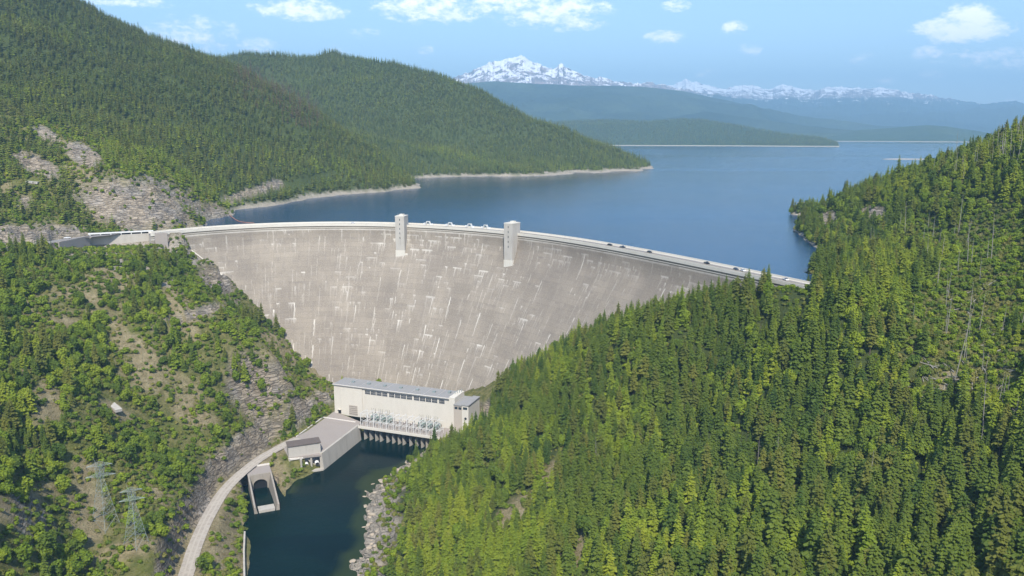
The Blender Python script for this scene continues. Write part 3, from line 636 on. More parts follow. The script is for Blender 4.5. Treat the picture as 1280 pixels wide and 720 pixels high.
# switchgear standing on the deck
def W(x, y, z): return PH + e1 * x + e2 * y + np.array([0, 0, z])
def copy_tree(o, parent=None):
    c = o.copy(); col.objects.link(c); c.parent = parent
    for ch in list(o.children): copy_tree(ch, c)
    return c
RZ = math.atan2(e1[1], e1[0])
def gantry():
    r = empty('switchyard_gantry', W(35, -14, 12), RZ); fr = MB()
    for y in (-4.5, 6.5):
        MB().tube((0, y, 0), (0, y, 10.5), .27, .22, 6).build('post', M['white'], r)
    fr.tube((0, -4.5, 10.3), (0, 6.5, 10.3), .15); fr.tube((0, -4.5, 7.2), (0, 6.5, 7.2), .16)
    for k in range(5): fr.tube((0, -4.5 + k * 2.2, 7.2), (0, -3.4 + k * 2.2, 10.3), .08); fr.tube((0, -3.4 + k * 2.2, 10.3), (0, -2.3 + k * 2.2, 7.2), .08)
    fr.build('cross_frame', M['white'], r)
    b = MB()
    for z in (10.3, 4.6):
        for y in (-4.5, 3): b.tube((0, y, z), (5.6, y, z), .13)
    for y in (-4.5, 3): b.tube((.3, y, 4.55), (.3, y, 10.35), .07)
    for z in (10.3, 4.6): b.tube((.3, -4.5, z), (.3, 3, z), .09)
    b.build('busbar', M['white'], r)
    for y in (-3.2, 0.2, 3.6):
        ins = MB()
        for k in range(5): ins.tube((2.8, y, 4.9 + k * .42), (2.8, y, 5.2 + k * .42), .3, .18, 7)
        ins.build('insulator', M['insul'], r)
    sw = MB(); sw.tube((1.4, -4, 3.4), (1.4, 4, 3.4), .13); sw.tube((4.2, -4, 3.4), (4.2, 4, 3.4), .13); [sw.tube((1.4, y, 3.4), (4.2, y, 3.4), .11) for y in (-4, -2, 0, 2, 4)]; sw.tube((1.4, -4, 0), (1.4, -4, 3.4), .13); sw.tube((4.2, -4, 0), (4.2, -4, 3.4), .13); sw.tube((1.4, 4, 0), (1.4, 4, 3.4), .13); sw.tube((4.2, 4, 0), (4.2, 4, 3.4), .13); sw.build('switch_platform', M['white'], r)
    return r
g0 = gantry()
NTH = ['first', 'second', 'third', 'fourth', 'fifth', 'sixth', 'seventh', 'eighth', 'ninth', 'tenth', 'eleventh', 'twelfth']
for i in range(12):
    g = g0 if i == 0 else copy_tree(g0); g.location = W(36 + i * 5.9, -14, 12)
    lab = 'white steel switchyard gantry at the left end of the row, next to the apron' if i == 0 else ('white steel switchyard gantry at the right end of the row, next to the service wing' if i == 11 else f'{NTH[i]} white steel switchyard gantry from the apron end of the powerhouse deck')
    tag(g, lab, 'gantry', 'white switchyard gantries on the powerhouse deck')
def transformer():
    r = empty('transformer', W(40, -5, 12), RZ)
    MB().quadbox((-2.6, -2, .3), (2.6, 2, 4.4)).build('tank', M['grn'], r, bevel=.1)
    f = MB()
    for k in range(9): f.quadbox((-2.4 + k * .56, -2.7, .8), (-2.2 + k * .56, -2.05, 3.9))
    f.build('radiator', M['grn'], r)
    MB().tube((-2.2, .8, 5.2), (2.2, .8, 5.2), .55, .55, 10).build('conservator', M['grn'], r)
    for x in (-1.6, 0, 1.6):
        b = MB()
        for k in range(7): b.tube((x, -.4 - k * .12, 4.4 + k * .6), (x, -.45 - k * .12, 4.95 + k * .6), .42 - k * .03, .2, 8)
        b.build('bushing', M['insul'], r); MB().tube((x, -1.2, 8.6), (x + .5, -2.2, 11.5), .12, .08).build('conductor', M['darksteel'], r)
    MB().quadbox((-3, -3, 0), (3, 2.3, .28)).build('plinth', M['pale'], r); return r
t0_ = transformer()
for i, x in enumerate((41, 47.5, 54, 84, 90.5, 97)):
    t = t0_ if i == 0 else copy_tree(t0_); t.location = W(x, -5, 12)
    side = 'left' if i < 3 else 'right'; wch = ('leftmost', 'middle', 'rightmost')[i % 3]
    tag(t, f'grey green transformer with three tall bushings, {wch} of the {side} trio against the powerhouse', 'transformer', 'transformers along the powerhouse wall')

# ------------------------------------------------------------------ valve house at the end of the apron
def build_valve_house():
    a = Pz(361, 572, 12); b = Pz(401, 566, 12); ex = (b - a); L = np.linalg.norm(ex); ex /= L; ey = np.array([-ex[1], ex[0], 0]); 
    root = empty('valve_house', a); rl = a; tag(root, 'small white valve house with a brown roof over arched outlet bays', 'building')
    T = lambda x, y, z: tuple(a + ex * x + ey * y + np.array([0, 0, z - a[2]]) - rl)
    H = 20.5
    MB().quadbox((0, 0, 11.5), (L, 10, H - .5), T).build('wall', M['tower'], root)
    MB().quadbox((-.5, -.6, H - .5), (L + .5, 10.6, H), T).build('roof', M['brownroof'], root)
    MB().quadbox((L + .02, 3, 12), (L + .12, 6, 16), T).build('door', M['darksteel'], root)
    MB().quadbox((-.2, .5, -6), (L + .2, 10, 11.45), T).build('outlet_block', M['concrete'], root)
    for i in range(4):
        x = -.2 + i * (L + .2) / 3 - .2; MB().prism([(x, .48), (x, -6 if i == 1 else -1.5), (x + .6, -6.5 if i == 1 else -1.7), (x + 1.2, -6 if i == 1 else -1.5), (x + 1.2, .48)], -5, 11.4, T).build('pier', M['concrete'], root)
    MB().quadbox((-.2, -1.4, 10.2), (L + .4, .46, 11.42), T).build('cornice', M['kerb'], root)
    for i in range(3):
        x = (i + .5) * (L + .2) / 3 + .3
        MB().tube(T(x, -.2, 5.5), T(x, .9, 6.2), 2.6, 2.6, 16).build('bay_opening', M['dark'], root)
        v = MB().tube(T(x, -2.6, 5.2), T(x, .4, 6.1), 1.5, 1.6, 14).build('outlet_valve', M['white'], root, True); MB().tube(T(x, -2.75, 5.15), T(x, -2.58, 5.22), 1.15, 1.15, 14).build('valve_mouth', M['dark'], v)
    MB().quadbox((-.2, -5, -5), (L + .6, -1.9, 1.2), T).build('apron_sill', M['concrete'], root)
    return root
build_valve_house()

# ------------------------------------------------------------------ spillway tunnel portal
def build_portal():
    root = empty('tunnel_portal', ppt(0, 0, 0)); rl = np.array(root.location); tag(root, 'concrete tunnel outlet with a dark arch and sloping channel walls by the river', 'tunnel portal')
    T = lambda x, y, z: tuple(np.array(ppt(x, y, z)) - rl)
    mb = MB(); k = 14; hw = 4.6; zs_ = 3.5                          # head wall with an arched opening
    y0, y1 = 13.0, 14.2; pts = [(-hw, -4), (-hw, zs_)] + [(-hw * math.cos(math.pi * i / k), zs_ + 3.6 * math.sin(math.pi * i / k)) for i in range(1, k)] + [(hw, zs_), (hw, -4)]
    outr = [(-8, -4)] + [(-8, 11)] + [(-8 + 16 * i / (k), 11) for i in range(1, k)] + [(8, 11)] + [(8, -4)]
    n = len(pts)
    for yy in (y0, y1):
        for p in pts: mb.V.append(T(p[0], yy, p[1]))
        for p in outr: mb.V.append(T(p[0], yy, p[1]))
    for i in range(n - 1):
        a, b = i, i + 1; mb.F += [(a, b, n + b, n + a), (2 * n + a, 3 * n + a, 3 * n + b, 2 * n + b), (a, 2 * n + a, 2 * n + b, b), (n + a, n + b, 3 * n + b, 3 * n + a)]
    mb.build('head_wall', M['weathered'], root)
    MB().quadbox((-8, 0, 10.2), (8, 13, 11.0), T).build('roof_slab', M['deck'], root); MB().quadbox((-8.3, -.6, 10.4), (8.3, 0, 12.0), T).build('back_parapet', M['kerb'], root)
    MB().quadbox((-hw - .6, 4, -4), (hw + .6, 12.6, 9.5), T).build('tunnel_shade_box', M['dark'], root)  # solid near-black box, its colour stands for the unlit tunnel depth
    for sgn in (-1, 1):
        xa, xb = (-8, -4.7) if sgn < 0 else (4.7, 8)
        xi = -4.7 if sgn < 0 else 4.7; xo = -8 if sgn < 0 else 8; xt = -6.9 if sgn < 0 else 6.9
        MB().hexa([T(xi, 14.22, -4), T(xi, PLEN, -4), T(xo, PLEN, -4), T(xo, 14.22, -4), T(xt, 14.22, 11), T(xt, PLEN, 4.2), T(xo, PLEN, 4.2), T(xo, 14.22, 11)]).build('wing_wall', M['weathered'], root)
    MB().hexa([T(-4.69, PLEN - 8, -4), T(4.69, PLEN - 8, -4), T(4.69, PLEN - .1, -4), T(-4.69, PLEN - .1, -4), T(-5.2, PLEN - 8, 1.3), T(5.2, PLEN - 8, 1.3), T(5.2, PLEN - .1, 1.8), T(-5.2, PLEN - .1, 1.8)]).build('end_sill', M['concrete'], root)
build_portal()

# ------------------------------------------------------------------ things on and beside the crest
def car(kind, paint):
    r = empty('parked_car'); L, Wd = (4.7, 1.9) if kind == 'car' else (5.6, 2.0)
    hood = 1.0; top = 1.55 if kind == 'car' else 1.85
    prof = [(-L/2, .35), (L/2, .35), (L/2, .75), (L/2 - .25, hood), (L*.22, hood + .05), (-L*.30, hood + .05), (-L/2 + .1, hood)]
    mb = MB(); n = len(prof)
    for y in (-Wd/2, Wd/2):
        for p in prof: mb.V.append((p[0], y, p[1]))
    mb.F.append(tuple(range(n - 1, -1, -1))[::-1]); mb.F.append(tuple(range(2 * n - 1, n - 1, -1)))
    for i in range(n): j = (i + 1) % n; mb.F.append((i, i + n, j + n, j))
    mb.build('body', paint, r, bevel=.08)
    x0, x1 = (-L*.34, L*.22) if kind == 'car' else (-L*.02, L*.24)
    MB().hexa([(x0, -Wd/2 + .08, 1.02), (x1, -Wd/2 + .08, 1.02), (x1, Wd/2 - .08, 1.02), (x0, Wd/2 - .08, 1.02), (x0 + .35, -Wd/2 + .25, top - .06), (x1 - .65, -Wd/2 + .25, top - .06), (x1 - .65, Wd/2 - .25, top - .06), (x0 + .35, Wd/2 - .25, top - .06)]).build('windows', M['glass'], r)
    MB().quadbox((x0 + .33, -Wd/2 + .23, top - .06), (x1 - .63, Wd/2 - .23, top)).build('car_roof', paint, r)
    for x in (-L*.3, L*.3):
        for y in (-Wd/2 + .1, Wd/2 - .1): MB().tube((x, y - .12, .35), (x, y + .12, .35), .35, .35, 12).build('wheel', M['tyre'], r)
    return r
def on_crest(px, py, side, obj, lab, cat, z=149.96):
    q = Pz(px, py, 150); th, _ = polar_c(q[0], q[1]); obj.location = tuple(dam_pt(th, Rth(th) + side, z)); obj.rotation_euler = (0, 0, -math.radians(th)); tag(obj, lab, cat, 'cars on the dam road')
for px, py, kind, paint, lab in ((786,304,'car','carblack','black car at the front of the close pair on the dam road'), (802,307,'truck','carred','dark pickup close behind the leading black car on the dam road'),
        (843,313,'car','carblack','lone black car in the middle of the right half of the crest'), (916,328,'truck','carblack','black pickup further down the dam road towards the forest'),
        (950,336,'car','carred','blue grey car beside the white car near the right end of the crest'), (957,338,'car','carwhite','white car beside the blue grey car on the crest'), (990,350,'truck','carwhite','white pickup where the dam road enters the trees'),
        (438,281,'car','carwhite','white car on the crest left of both elevator towers')):
    on_crest(px, py, 8.6, car(kind, M[paint]), lab, 'car' if kind == 'car' else 'pickup')
c1 = car('truck', M['carwhite']); c1.location = tuple(Pz(84, 298, 150.2)); c1.rotation_euler = (0, 0, .5); tag(c1, 'white pickup on the road at the far left end of the railing', 'pickup')
c2 = car('car', M['carblack']); c2.location = tuple(Pz(186, 290, 150.2)); c2.rotation_euler = (0, 0, .3); tag(c2, 'dark car by the pale gallery where the road meets the dam', 'car')
def hoist():
    r = empty('gate_hoist'); f = MB()
    for x in (-2.6, 2.6): f.tube((x, 0, 0), (x * .55, 0, 3.4), .35, .3); f.tube((x, 1.8, 0), (x * .55, 1.8, 3.4), .35, .3)
    f.tube((-1.6, 0, 3.4), (1.6, 0, 3.4), .3); f.tube((-1.6, 1.8, 3.4), (1.6, 1.8, 3.4), .3); f.build('frame', M['white'], r)
    MB().tube((-1.2, .9, 3.0), (1.2, .9, 3.0), .8, .8, 10).build('drum', M['steel'], r); MB().quadbox((-4.6, -.4, 0), (-3.2, 2, 1.9)).build('control_box', M['white'], r); MB().quadbox((3.2, -.4, 0), (5, 1.8, 1.4)).build('motor_housing', M['white'], r); return r
h0 = hoist()
for i, px in enumerate((530, 562, 593, 620)):
    h = h0 if i == 0 else copy_tree(h0); q = Pz(px, 283, 150); th, _ = polar_c(q[0], q[1]); h.location = tuple(dam_pt(th, Rth(th) + 10.8, 150.3)); h.rotation_euler = (0, 0, -math.radians(th))
    tag(h, 'white gate hoist on the crest, ' + ('first one right of the left elevator tower', 'second one right of the left elevator tower', 'third one right of the left elevator tower', 'right behind the right elevator tower')[i], 'hoist', 'gate hoists on the crest')
# left gallery: road on a low concrete viaduct with a dark slot
def build_gallery():
    a, b = Pz(112, 294, 150), Pz(190, 290, 150); ex = b - a; L = np.linalg.norm(ex); ex /= L; ey = np.array([-ex[1], ex[0], 0])
    root = empty('road_gallery', a); tag(root, 'white concrete road gallery with a long dark slot beside the dam', 'gallery'); T = lambda x, y, z: tuple(ex * x + ey * y + np.array([0, 0, z - a[2]]))
    MB().quadbox((0, -4.2, 136), (L, -3.2, 149.4), T).build('retaining_wall', M['concrete'], root)
    for i in range(7): x = i * (L - 1.2) / 6; MB().quadbox((x, -4.2, 149.42), (x + .8, -3.3, 151.0), T).build('pillar', M['white'], root)
    MB().quadbox((0, -3.28, 148.4), (L, -2.9, 151.0), T).build('slot_shade_panel', M['dark'], root)  # dark panel added so the slot looks shaded inside
    MB().quadbox((-1, -4.5, 151.02), (L + 1, -1, 152.0), T).build('roof_slab', M['white'], root)
build_gallery()
for i, (pts, lab) in enumerate((([Pz(74, 304, 150), Pz(112, 296, 150)], 'grey concrete parapet wall left of the road gallery'), ([Pz(190, 293, 150), Pz(209, 292.5, 150)], 'pale retaining wall between the road gallery and the dam'))):
    o = wall_line('retaining_wall', [p + np.array([0, 0, 0]) for p in pts], 1.0, 136, 151.0, M['deck']); tag(o, lab, 'retaining wall')
r_ = [np.array(p) for p in road2[:]]; 
def build_hut(px, py, z, s, lab, nm='equipment_hut'):
    q = Pz(px, py, z); r = empty(nm, q, .35); tag(r, lab, 'hut'); MB().quadbox((-s, -s * .6, -2), (s, s * .6, s * .8)).build('wall', M['tower'], r); MB().quadbox((-s - .3, -s * .6 - .3, s * .8 + .01), (s + .3, s * .6 + .3, s * .8 + .35)).build('roof', M['pale'], r); MB().quadbox((-.6, -s * .6 - .06, -.1), (.6, -s * .6 - .01, 2.1)).build('door', M['darksteel'], r)
build_hut(239, 276, 152, 4.6, 'small white hut behind the left end of the dam')
SLABS = []
def slab(px, py, L, w_, rz, lab, tilt=0.0):
    q = ground_hit0(px, py); SLABS.append(q); q = (q[0], q[1], q[2] + .8); mb = MB(); k = 5
    for i in range(k): mb.quadbox((-L / 2 + i * L / k, -w_ / 2, -1.2), (-L / 2 + (i + 1) * L / k - .25, w_ / 2, .7))
    o = mb.build('concrete_slab', M['tower']); o.location = q; o.rotation_euler = (tilt, .12, rz); tag(o, lab, 'slab')
def ground_hit0(x, y):
    d = ray(x, y); t = np.arange(150, 1250, 1.0); Q = np.array([0, 0, CAM_H]) + d * t[:, None]; h_ = height(Q[:, 0], Q[:, 1]); k = int(np.argmax(h_ > Q[:, 2])); return (Q[k, 0], Q[k, 1], h_[k])
slab(143, 510, 15, 4.2, -.75, 'long pale concrete slab lying among bushes on the left slope')
slab(41, 229, 11, 6, .2, 'flat pale concrete roof among the trees near the quarry')
# log boom
bl = smooth_line([Pz(285, 267, 146.2), Pz(291, 272, 146.2), Pz(300, 277, 146.2), Pz(318, 279, 146.2)], 5); mb = MB()
for p, q in zip(bl[:-1], bl[1:]): mb.tube(p, q, .6)
tag(mb.build('log_boom', M['boom']), 'thin rusty log boom curving across the water by the rock cut', 'log boom')

# ------------------------------------------------------------------ transmission towers
def pylon(h, q, rz, name='transmission_tower'):
    q = (q[0], q[1], float(height(np.array(q[0]), np.array(q[1])))); r = empty(name, q, rz); b = h * .125; wst = h * .03; zw = h * .70
    def foot(sx, sy):
        x, y = sx * b * 1.12, sy * b * 1.12; wx, wy = q[0] + x * math.cos(rz) - y * math.sin(rz), q[1] + x * math.sin(rz) + y * math.cos(rz)
        return (x, y, float(height(np.array(wx), np.array(wy))) - q[2] - .5)
    def leg_pt(sx, sy, z):
        w_ = b + (wst - b) * min(z / zw, 1) if z < zw else wst + (h * .055 - wst) * (z - zw) / (h - zw) * .9
        return (sx * w_, sy * w_, z)
    for sx in (-1, 1):
        for sy in (-1, 1):
            m = MB(); m.tube(foot(sx, sy), leg_pt(sx, sy, h * .1), .12, .12, 4); m.tube(leg_pt(sx, sy, h * .1), leg_pt(sx, sy, zw), .12, .09, 4); m.tube(leg_pt(sx, sy, zw), leg_pt(sx, sy, h * .9), .13, .1, 4); m.build('leg', M['steel'], r)
    lt = MB(); n = 11; zs = [h * .1 + h * .8 * (1 - (1 - i / n) ** 1.25) for i in range(n + 1)]
    for sx in (-1, 1):
        for sy in (-1, 1): fx, fy, fz = foot(sx, sy); lt.tube((fx * .97, fy * .97, fz + (h * .1 - fz) * .2), leg_pt(-sx, sy, h * .1), .07, k=3); lt.tube((fx * .97, fy * .97, fz + (h * .1 - fz) * .2), leg_pt(sx, -sy, h * .1), .07, k=3)
    for z0, z1 in zip(zs[:-1], zs[1:]):
        for (p, q) in (((-1, -1), (1, -1)), ((1, -1), (1, 1)), ((1, 1), (-1, 1)), ((-1, 1), (-1, -1))):
            lt.tube(leg_pt(*p, z0), leg_pt(*q, z1), .045, k=3); lt.tube(leg_pt(*q, z0), leg_pt(*p, z1), .045, k=3); lt.tube(leg_pt(*p, z1), leg_pt(*q, z1), .045, k=3)
    lt.build('lattice_bracing', M['steel'], r)
    for z, wd in ((h * .74, .20), (h * .9, .17)):
        x = h * wd; a = MB(); yy = h * .03
        for s in (-1, 1):
            for y in (-yy, yy):
                a.tube((0, y, z), (s * x, 0, z), .07, k=4); a.tube((0, y, z + h * .05), (s * x, 0, z), .06, k=4)
                for k in range(1, 6): t = k / 6; a.tube((s * x * t, y * (1 - t), z), (s * x * (t - .12), y * (1 - t), z + h * .05 * (1 - t)), .06, k=3)
            # drop insulators
        R45 = lambda p: ((p[0] - p[1]) * .7071, (p[0] + p[1]) * .7071, p[2])
        a.V = [R45(p) for p in a.V]; a.build('crossarm', M['steel'], r)
        for s in (-1, 0, 1): MB().tube(R45((s * x * .95, 0, z - .1)), R45((s * x * .95, 0, z - h * .06)), .13, .13, 5).build('insulator_string', M['glass'], r)
    for s in (-1, 1): MB().tube((s * h * .05, 0, h * .9), (s * h * .10, 0, h), .09, .05, 4).build('peak', M['steel'], r)
    return r
P1 = pylon(37, PY(132, 658, 402), -.35); tag(P1, 'tall galvanised lattice pylon further up the left slope', 'pylon', 'lattice pylons on the left slope')
P2 = pylon(31, PY(171, 686, 384), -.35); tag(P2, 'shorter galvanised lattice pylon nearer the gravel road', 'pylon', 'lattice pylons on the left slope')
# ------------------------------------------------------------------ distant land: ridges round the lake, foothills, snow peaks
def range_mesh(name, prof, front, back, base, amp, freq, m, rows=70, cols=500, snow=False, seed=1, foot=.0, power=1.0):
    xs = np.array([p[0] for p in prof], float); ys = np.array([p[1] for p in prof], float); dd = np.array([p[2] for p in prof], float)
    cx = np.linspace(xs[0], xs[-1], cols); rid = np.interp(cx, xs, ys) + ((fbm(cx / 7, cx * 0 + seed, 5, seed, .62) - .5) * 4.5 if snow else 0); dist = np.interp(cx, xs, dd)
    ang = np.array([math.atan2(ray(x, 160)[0], ray(x, 160)[1]) for x in cx]); el_ = np.array([ray(x, y)[2] / math.hypot(*ray(x, y)[:2]) for x, y in zip(cx, rid)])
    zr = CAM_H + el_ * dist
    t = np.linspace(-1, 1, rows)[:, None]; D = np.where(t < 0, dist + t * (dist - front if np.isscalar(front) else front), dist + t * back)
    X, Y = D * np.sin(ang), D * np.cos(ang); sh = np.clip(1 - np.abs(t) ** 1.0, 0, 1) ** power
    Z = base + (zr - base) * sh; k = np.sin(np.pi * np.clip(sh, 0, 1)) ** .7 if not snow else np.clip(sh * 1.5, 0, 1)
    nse = ridged(X / freq, Y / freq, 6 if snow else 5, seed) - (.52 if snow else .62)
    Z = Z + amp * nse * np.clip(k + .12 * (sh > .1), 0, 1); Z[0] = base - 8; Z[-1] = base - 8
    Z = np.maximum(Z, base - 8)
    return link(name, mesh_np(name, np.stack([X, Y, Z], -1).reshape(-1, 3), grid_faces(rows, cols), [m], True))
def forest_land(name, c1, c2, snow=False, scale=.002):
    m = mat(name, c1, .95, .1); t = m.node_tree; b = t.nodes['Principled BSDF']; g = N(t, 'ShaderNodeNewGeometry'); P = g.outputs['Position']
    n = noise_node(t, P, scale, 9, .65); c = mixc(t, ramp(t, n, .35, .65), c1, c2); fine = noise_node(t, P, scale * 12, 5, .7); c = mixc(t, ramp(t, fine, .35, .7, 0, .6), c, tuple(q * .55 for q in c1))
    s = N(t, 'ShaderNodeSeparateXYZ'); lk(t, P, s.inputs[0])
    if snow:
        c = mixc(t, ramp(t, s.outputs[2], 880, 1020), c, mixc(t, ramp(t, fine, .4, .6), (.15, .12, .11), (.34, .27, .24)))
        sn = noise_node(t, P, .0042, 10, .78, .3); sl = N(t, 'ShaderNodeSeparateXYZ'); lk(t, g.outputs['Normal'], sl.inputs[0])
        v = M_('ADD', M_('MULTIPLY', M_('SUBTRACT', s.outputs[2], 1210, t=t), .0013, t=t), M_('MULTIPLY', M_('SUBTRACT', sn, .51, t=t), 4.2, t=t), t=t); v = M_('ADD', v, M_('MULTIPLY', M_('SUBTRACT', sl.outputs[2], .8, t=t), 1.0, t=t), t=t)
        c = mixc(t, ramp(t, v, -.03, .10), c, (.88, .88, .90))
    else:
        c = mixc(t, ramp(t, s.outputs[2], 152, 148), c, (.36, .33, .26))
    lk(t, c, b.inputs['Base Color']); bp = N(t, 'ShaderNodeBump'); bp.inputs['Distance'].default_value = 14 if not snow else 60; bp.inputs['Strength'].default_value = .7; lk(t, fine, bp.inputs['Height']); lk(t, bp.outputs[0], b.inputs['Normal']); return m
FL = forest_land('wooded_ridge', (.040, .070, .028), (.065, .095, .038)); FB = forest_land('wooded_foothill', (.025, .045, .025), (.060, .085, .040), scale=.0009); SN = forest_land('snow_mountain', (.035, .055, .03), (.055, .075, .04), True, .0007)
def hill(o, lab): return tag(o, lab, kind='structure')
pen = range_mesh('peninsula_hills', [(560,158,6300),(690,153,6300),(760,149.5,6300),(810,152,6200),(850,149,6200),(880,150,6200),(930,158,6100),(985,168,5950),(1025,172,5800),(1044,178,5600),(1051,182,5480)], 5420, 700, 144, 45, 700, FL, 60, 420, seed=4, power=.8)
hill(pen, 'low wooded peninsula reaching into the far lake')
hill(range_mesh('far_shore_hills', [(985,177,9200),(1040,168,9200),(1075,162,9200),(1110,160,9200),(1160,156,9200),(1185,158,9200),(1220,163,9200),(1260,170,9200),(1400,172,9200)], 8050, 900, 144, 50, 900, FL, 40, 260, seed=8, power=.8), 'low hills on the far lake shore')
sb = MB(); tp = [Pz(x, y, 146) for x, y in ((1102, 198.9), (1112, 198.3), (1128, 198.2), (1145, 198.4), (1200, 198.6), (1200, 199.5), (1145, 199.5), (1118, 199.6), (1106, 199.3))]
hill(sb.prism([tuple(p[:2]) for p in tp[::-1]], 145, 146.5).build('sand_spit', mat('pale_sand', (.36, .33, .28))), 'pale sand bar in the lake beyond the right ridge')
hill(range_mesh('near_foothills', [(600,160,9200),(690,157,9200),(735,147,9200),(770,141,9200),(800,139,9200),(835,147,9200),(880,138,9500),(940,146,9600),(1000,155,9600),(1060,162,9600),(1150,168,9600)], 7900, 1500, 140, 120, 1500, FB, 60, 400, seed=12), 'dark low foothills in front of the mountains')
hill(range_mesh('blue_foothills', [(480,120,11000),(560,104,11000),(615,101,11000),(660,103,11000),(700,105,11000),(760,107,11200),(800,108,11400),(850,112,11800),(900,122,12000),(960,136,12000),(1010,147,12000),(1090,158,12000),(1180,164,12000)], 8100, 2500, 140, 330, 2400, FB, 90, 500, seed=21), 'broad blue wooded foothills below the snow peaks')
hill(range_mesh('snow_peaks', [(470,112,15000),(540,104,15000),(585,96,15000),(602,86,15000),(625,80,15000),(652,72,15000),(668,80,15000),(690,89,15000),(703,82,15100),(722,90,15200),(745,99,15500),(790,104,16000),(850,112,16500),(930,125,17000)], 11500, 3500, 140, 260, 900, SN, 150, 900, True, 33), 'snow covered rocky mountain beyond the foothills')
hill(range_mesh('distant_snow_range', [(700,110,22000),(780,104,22000),(830,107,22000),(868,104,22000),(900,109,22000),(925,107,22000),(960,113,22000),(978,107,22000),(1000,114,22000),(1040,110,22000),(1060,113,22000),(1105,112,22000),(1150,121,22000),(1190,123,22000),(1230,129,22000),(1262,126,22000),(1300,133,22000),(1450,130,22000)], 13000, 5000, 140, 280, 1300, SN, 150, 1000, True, 44), 'long snow dusted mountain range on the horizon')

# ------------------------------------------------------------------ trees
def conifer_mesh(name, h, w, tiers, per, mats_, seed, lod=0, base=.12, pw=.85, combine=False, droop=.35):
    r = random.Random(seed); V, Fc = [], []
    for k in range(tiers):
        t = k / (tiers - 1); z = h * (base + (1 - base) * t ** .95); L = w * (1 - t) ** pw + .22
        L *= r.uniform(.78, 1.15); n = max(3, int(per * (1 - .45 * t)))
        a0 = r.random() * 6.28
        for j in range(n):
            a = a0 + 6.283 * j / n + r.uniform(-.25, .25); l = L * r.uniform(.65, 1.15); z0 = z + r.uniform(-.02, .02) * h; dz = -l * droop * r.uniform(.5, 1.4)
            ca, sa = math.cos(a), math.sin(a); wd = l * r.uniform(.26, .42) if not lod else l * .5
            def P(d, s, q): return (ca * d - sa * s, sa * d + ca * s, z0 + q)
            b = len(V)
            if lod: V += [P(0, 0, .12 * l), P(l * .6, wd, dz * .7), P(l, 0, dz), P(l * .6, -wd, dz * .7)]; Fc += [(b, b + 1, b + 2, b + 3)]
            else:
                up = l * .10
                V += [P(0, 0, up), P(l * .45, wd, dz * .45 - l * .06), P(l * .55, 0, dz * .4 + up), P(l * .45, -wd, dz * .45 - l * .06), P(l * .95, wd * .55, dz * 1.15), P(l, 0, dz * .8), P(l * .95, -wd * .55, dz * 1.15)]
                Fc += [(b, b + 1, b + 4, b + 2), (b, b + 2, b + 6, b + 3), (b + 2, b + 4, b + 5, b + 5)[:3] + (b + 5,) if False else (b + 2, b + 4, b + 5, b + 6)]
    V.append((0, 0, h * 1.03)); V.append((.18, 0, h * .93)); V.append((-.1, .16, h * .93)); V.append((-.1, -.16, h * .93)); n = len(V) - 4
    Fc += [(n, n + 1, n + 2, n + 2), (n, n + 2, n + 3, n + 3), (n, n + 3, n + 1, n + 1)]
    return V, Fc, mats_
def tri_mesh(name, V, Fc, mats_, mi=None):
    me = bpy.data.meshes.new(name); me.from_pydata(V, [], [tuple(dict.fromkeys(f)) for f in Fc])
    for m in mats_: me.materials.append(m)
    if mi: me.polygons.foreach_set('material_index', mi)
    me.update(); return me
def trunk_geo(h, r0, k=6):
    V, Fc = [], []
    for z, r in ((-1.2, r0 * 1.2), (h * .4, r0 * .7), (h * .97, .04)):
        for i in range(k): V.append((r * math.cos(6.283 * i / k), r * math.sin(6.283 * i / k), z))
    for s in range(2):
        for i in range(k): j = (i + 1) % k; Fc.append((s * k + i, s * k + j, s * k + k + j, s * k + k + i))
    return V, Fc
def broad_geo(h, w, n, seed, leaf=.9):
    r = random.Random(seed); V, Fc = [], []; lobes = []
    for _ in range(7 if h > 4 else 4):
        a, q = r.random() * 6.28, r.random() ** .5 * w * .55; lobes.append((q * math.cos(a), q * math.sin(a), h * r.uniform(.38, .78), w * r.uniform(.42, .68), h * r.uniform(.20, .33)))
    lobes.append((0, 0, h * .72, w * .5, h * .28))
    for _ in range(n):
        lx, ly, lz, lr, lh = r.choice(lobes); u = Vector((r.gauss(0, 1), r.gauss(0, 1), r.gauss(.25, 1))).normalized(); q = r.uniform(.72, 1.05)
        c = Vector((lx + u.x * lr * q, ly + u.y * lr * q, max(.15, lz + u.z * lh * q))); nn = (u + Vector((r.uniform(-.7, .7), r.uniform(-.7, .7), r.uniform(-.3, .8)))).normalized()
        a = nn.orthogonal().normalized(); b = nn.cross(a); s = leaf * r.uniform(.55, 1.2); ph = r.random() * 6.28; a, b = a * math.cos(ph) + b * math.sin(ph), -a * math.sin(ph) + b * math.cos(ph)
        k = len(V); V += [tuple(c + a * s), tuple(c + b * s * .7), tuple(c - a * s * .9), tuple(c - b * s * .8)]; Fc.append((k, k + 1, k + 2, k + 3))
    return V, Fc
def broad_trunk(h, w, seed):
    r = random.Random(seed); mb = MB(); mb.tube((0, 0, -1), (0, 0, h * .45), h * .028 + .05, h * .02)
    for i in range(5): a = i * 1.26 + r.random(); mb.tube((0, 0, h * (.25 + .05 * i)), (math.cos(a) * w * .5, math.sin(a) * w * .5, h * r.uniform(.55, .8)), h * .014 + .03, .03, 4)
    return mb.V, mb.F
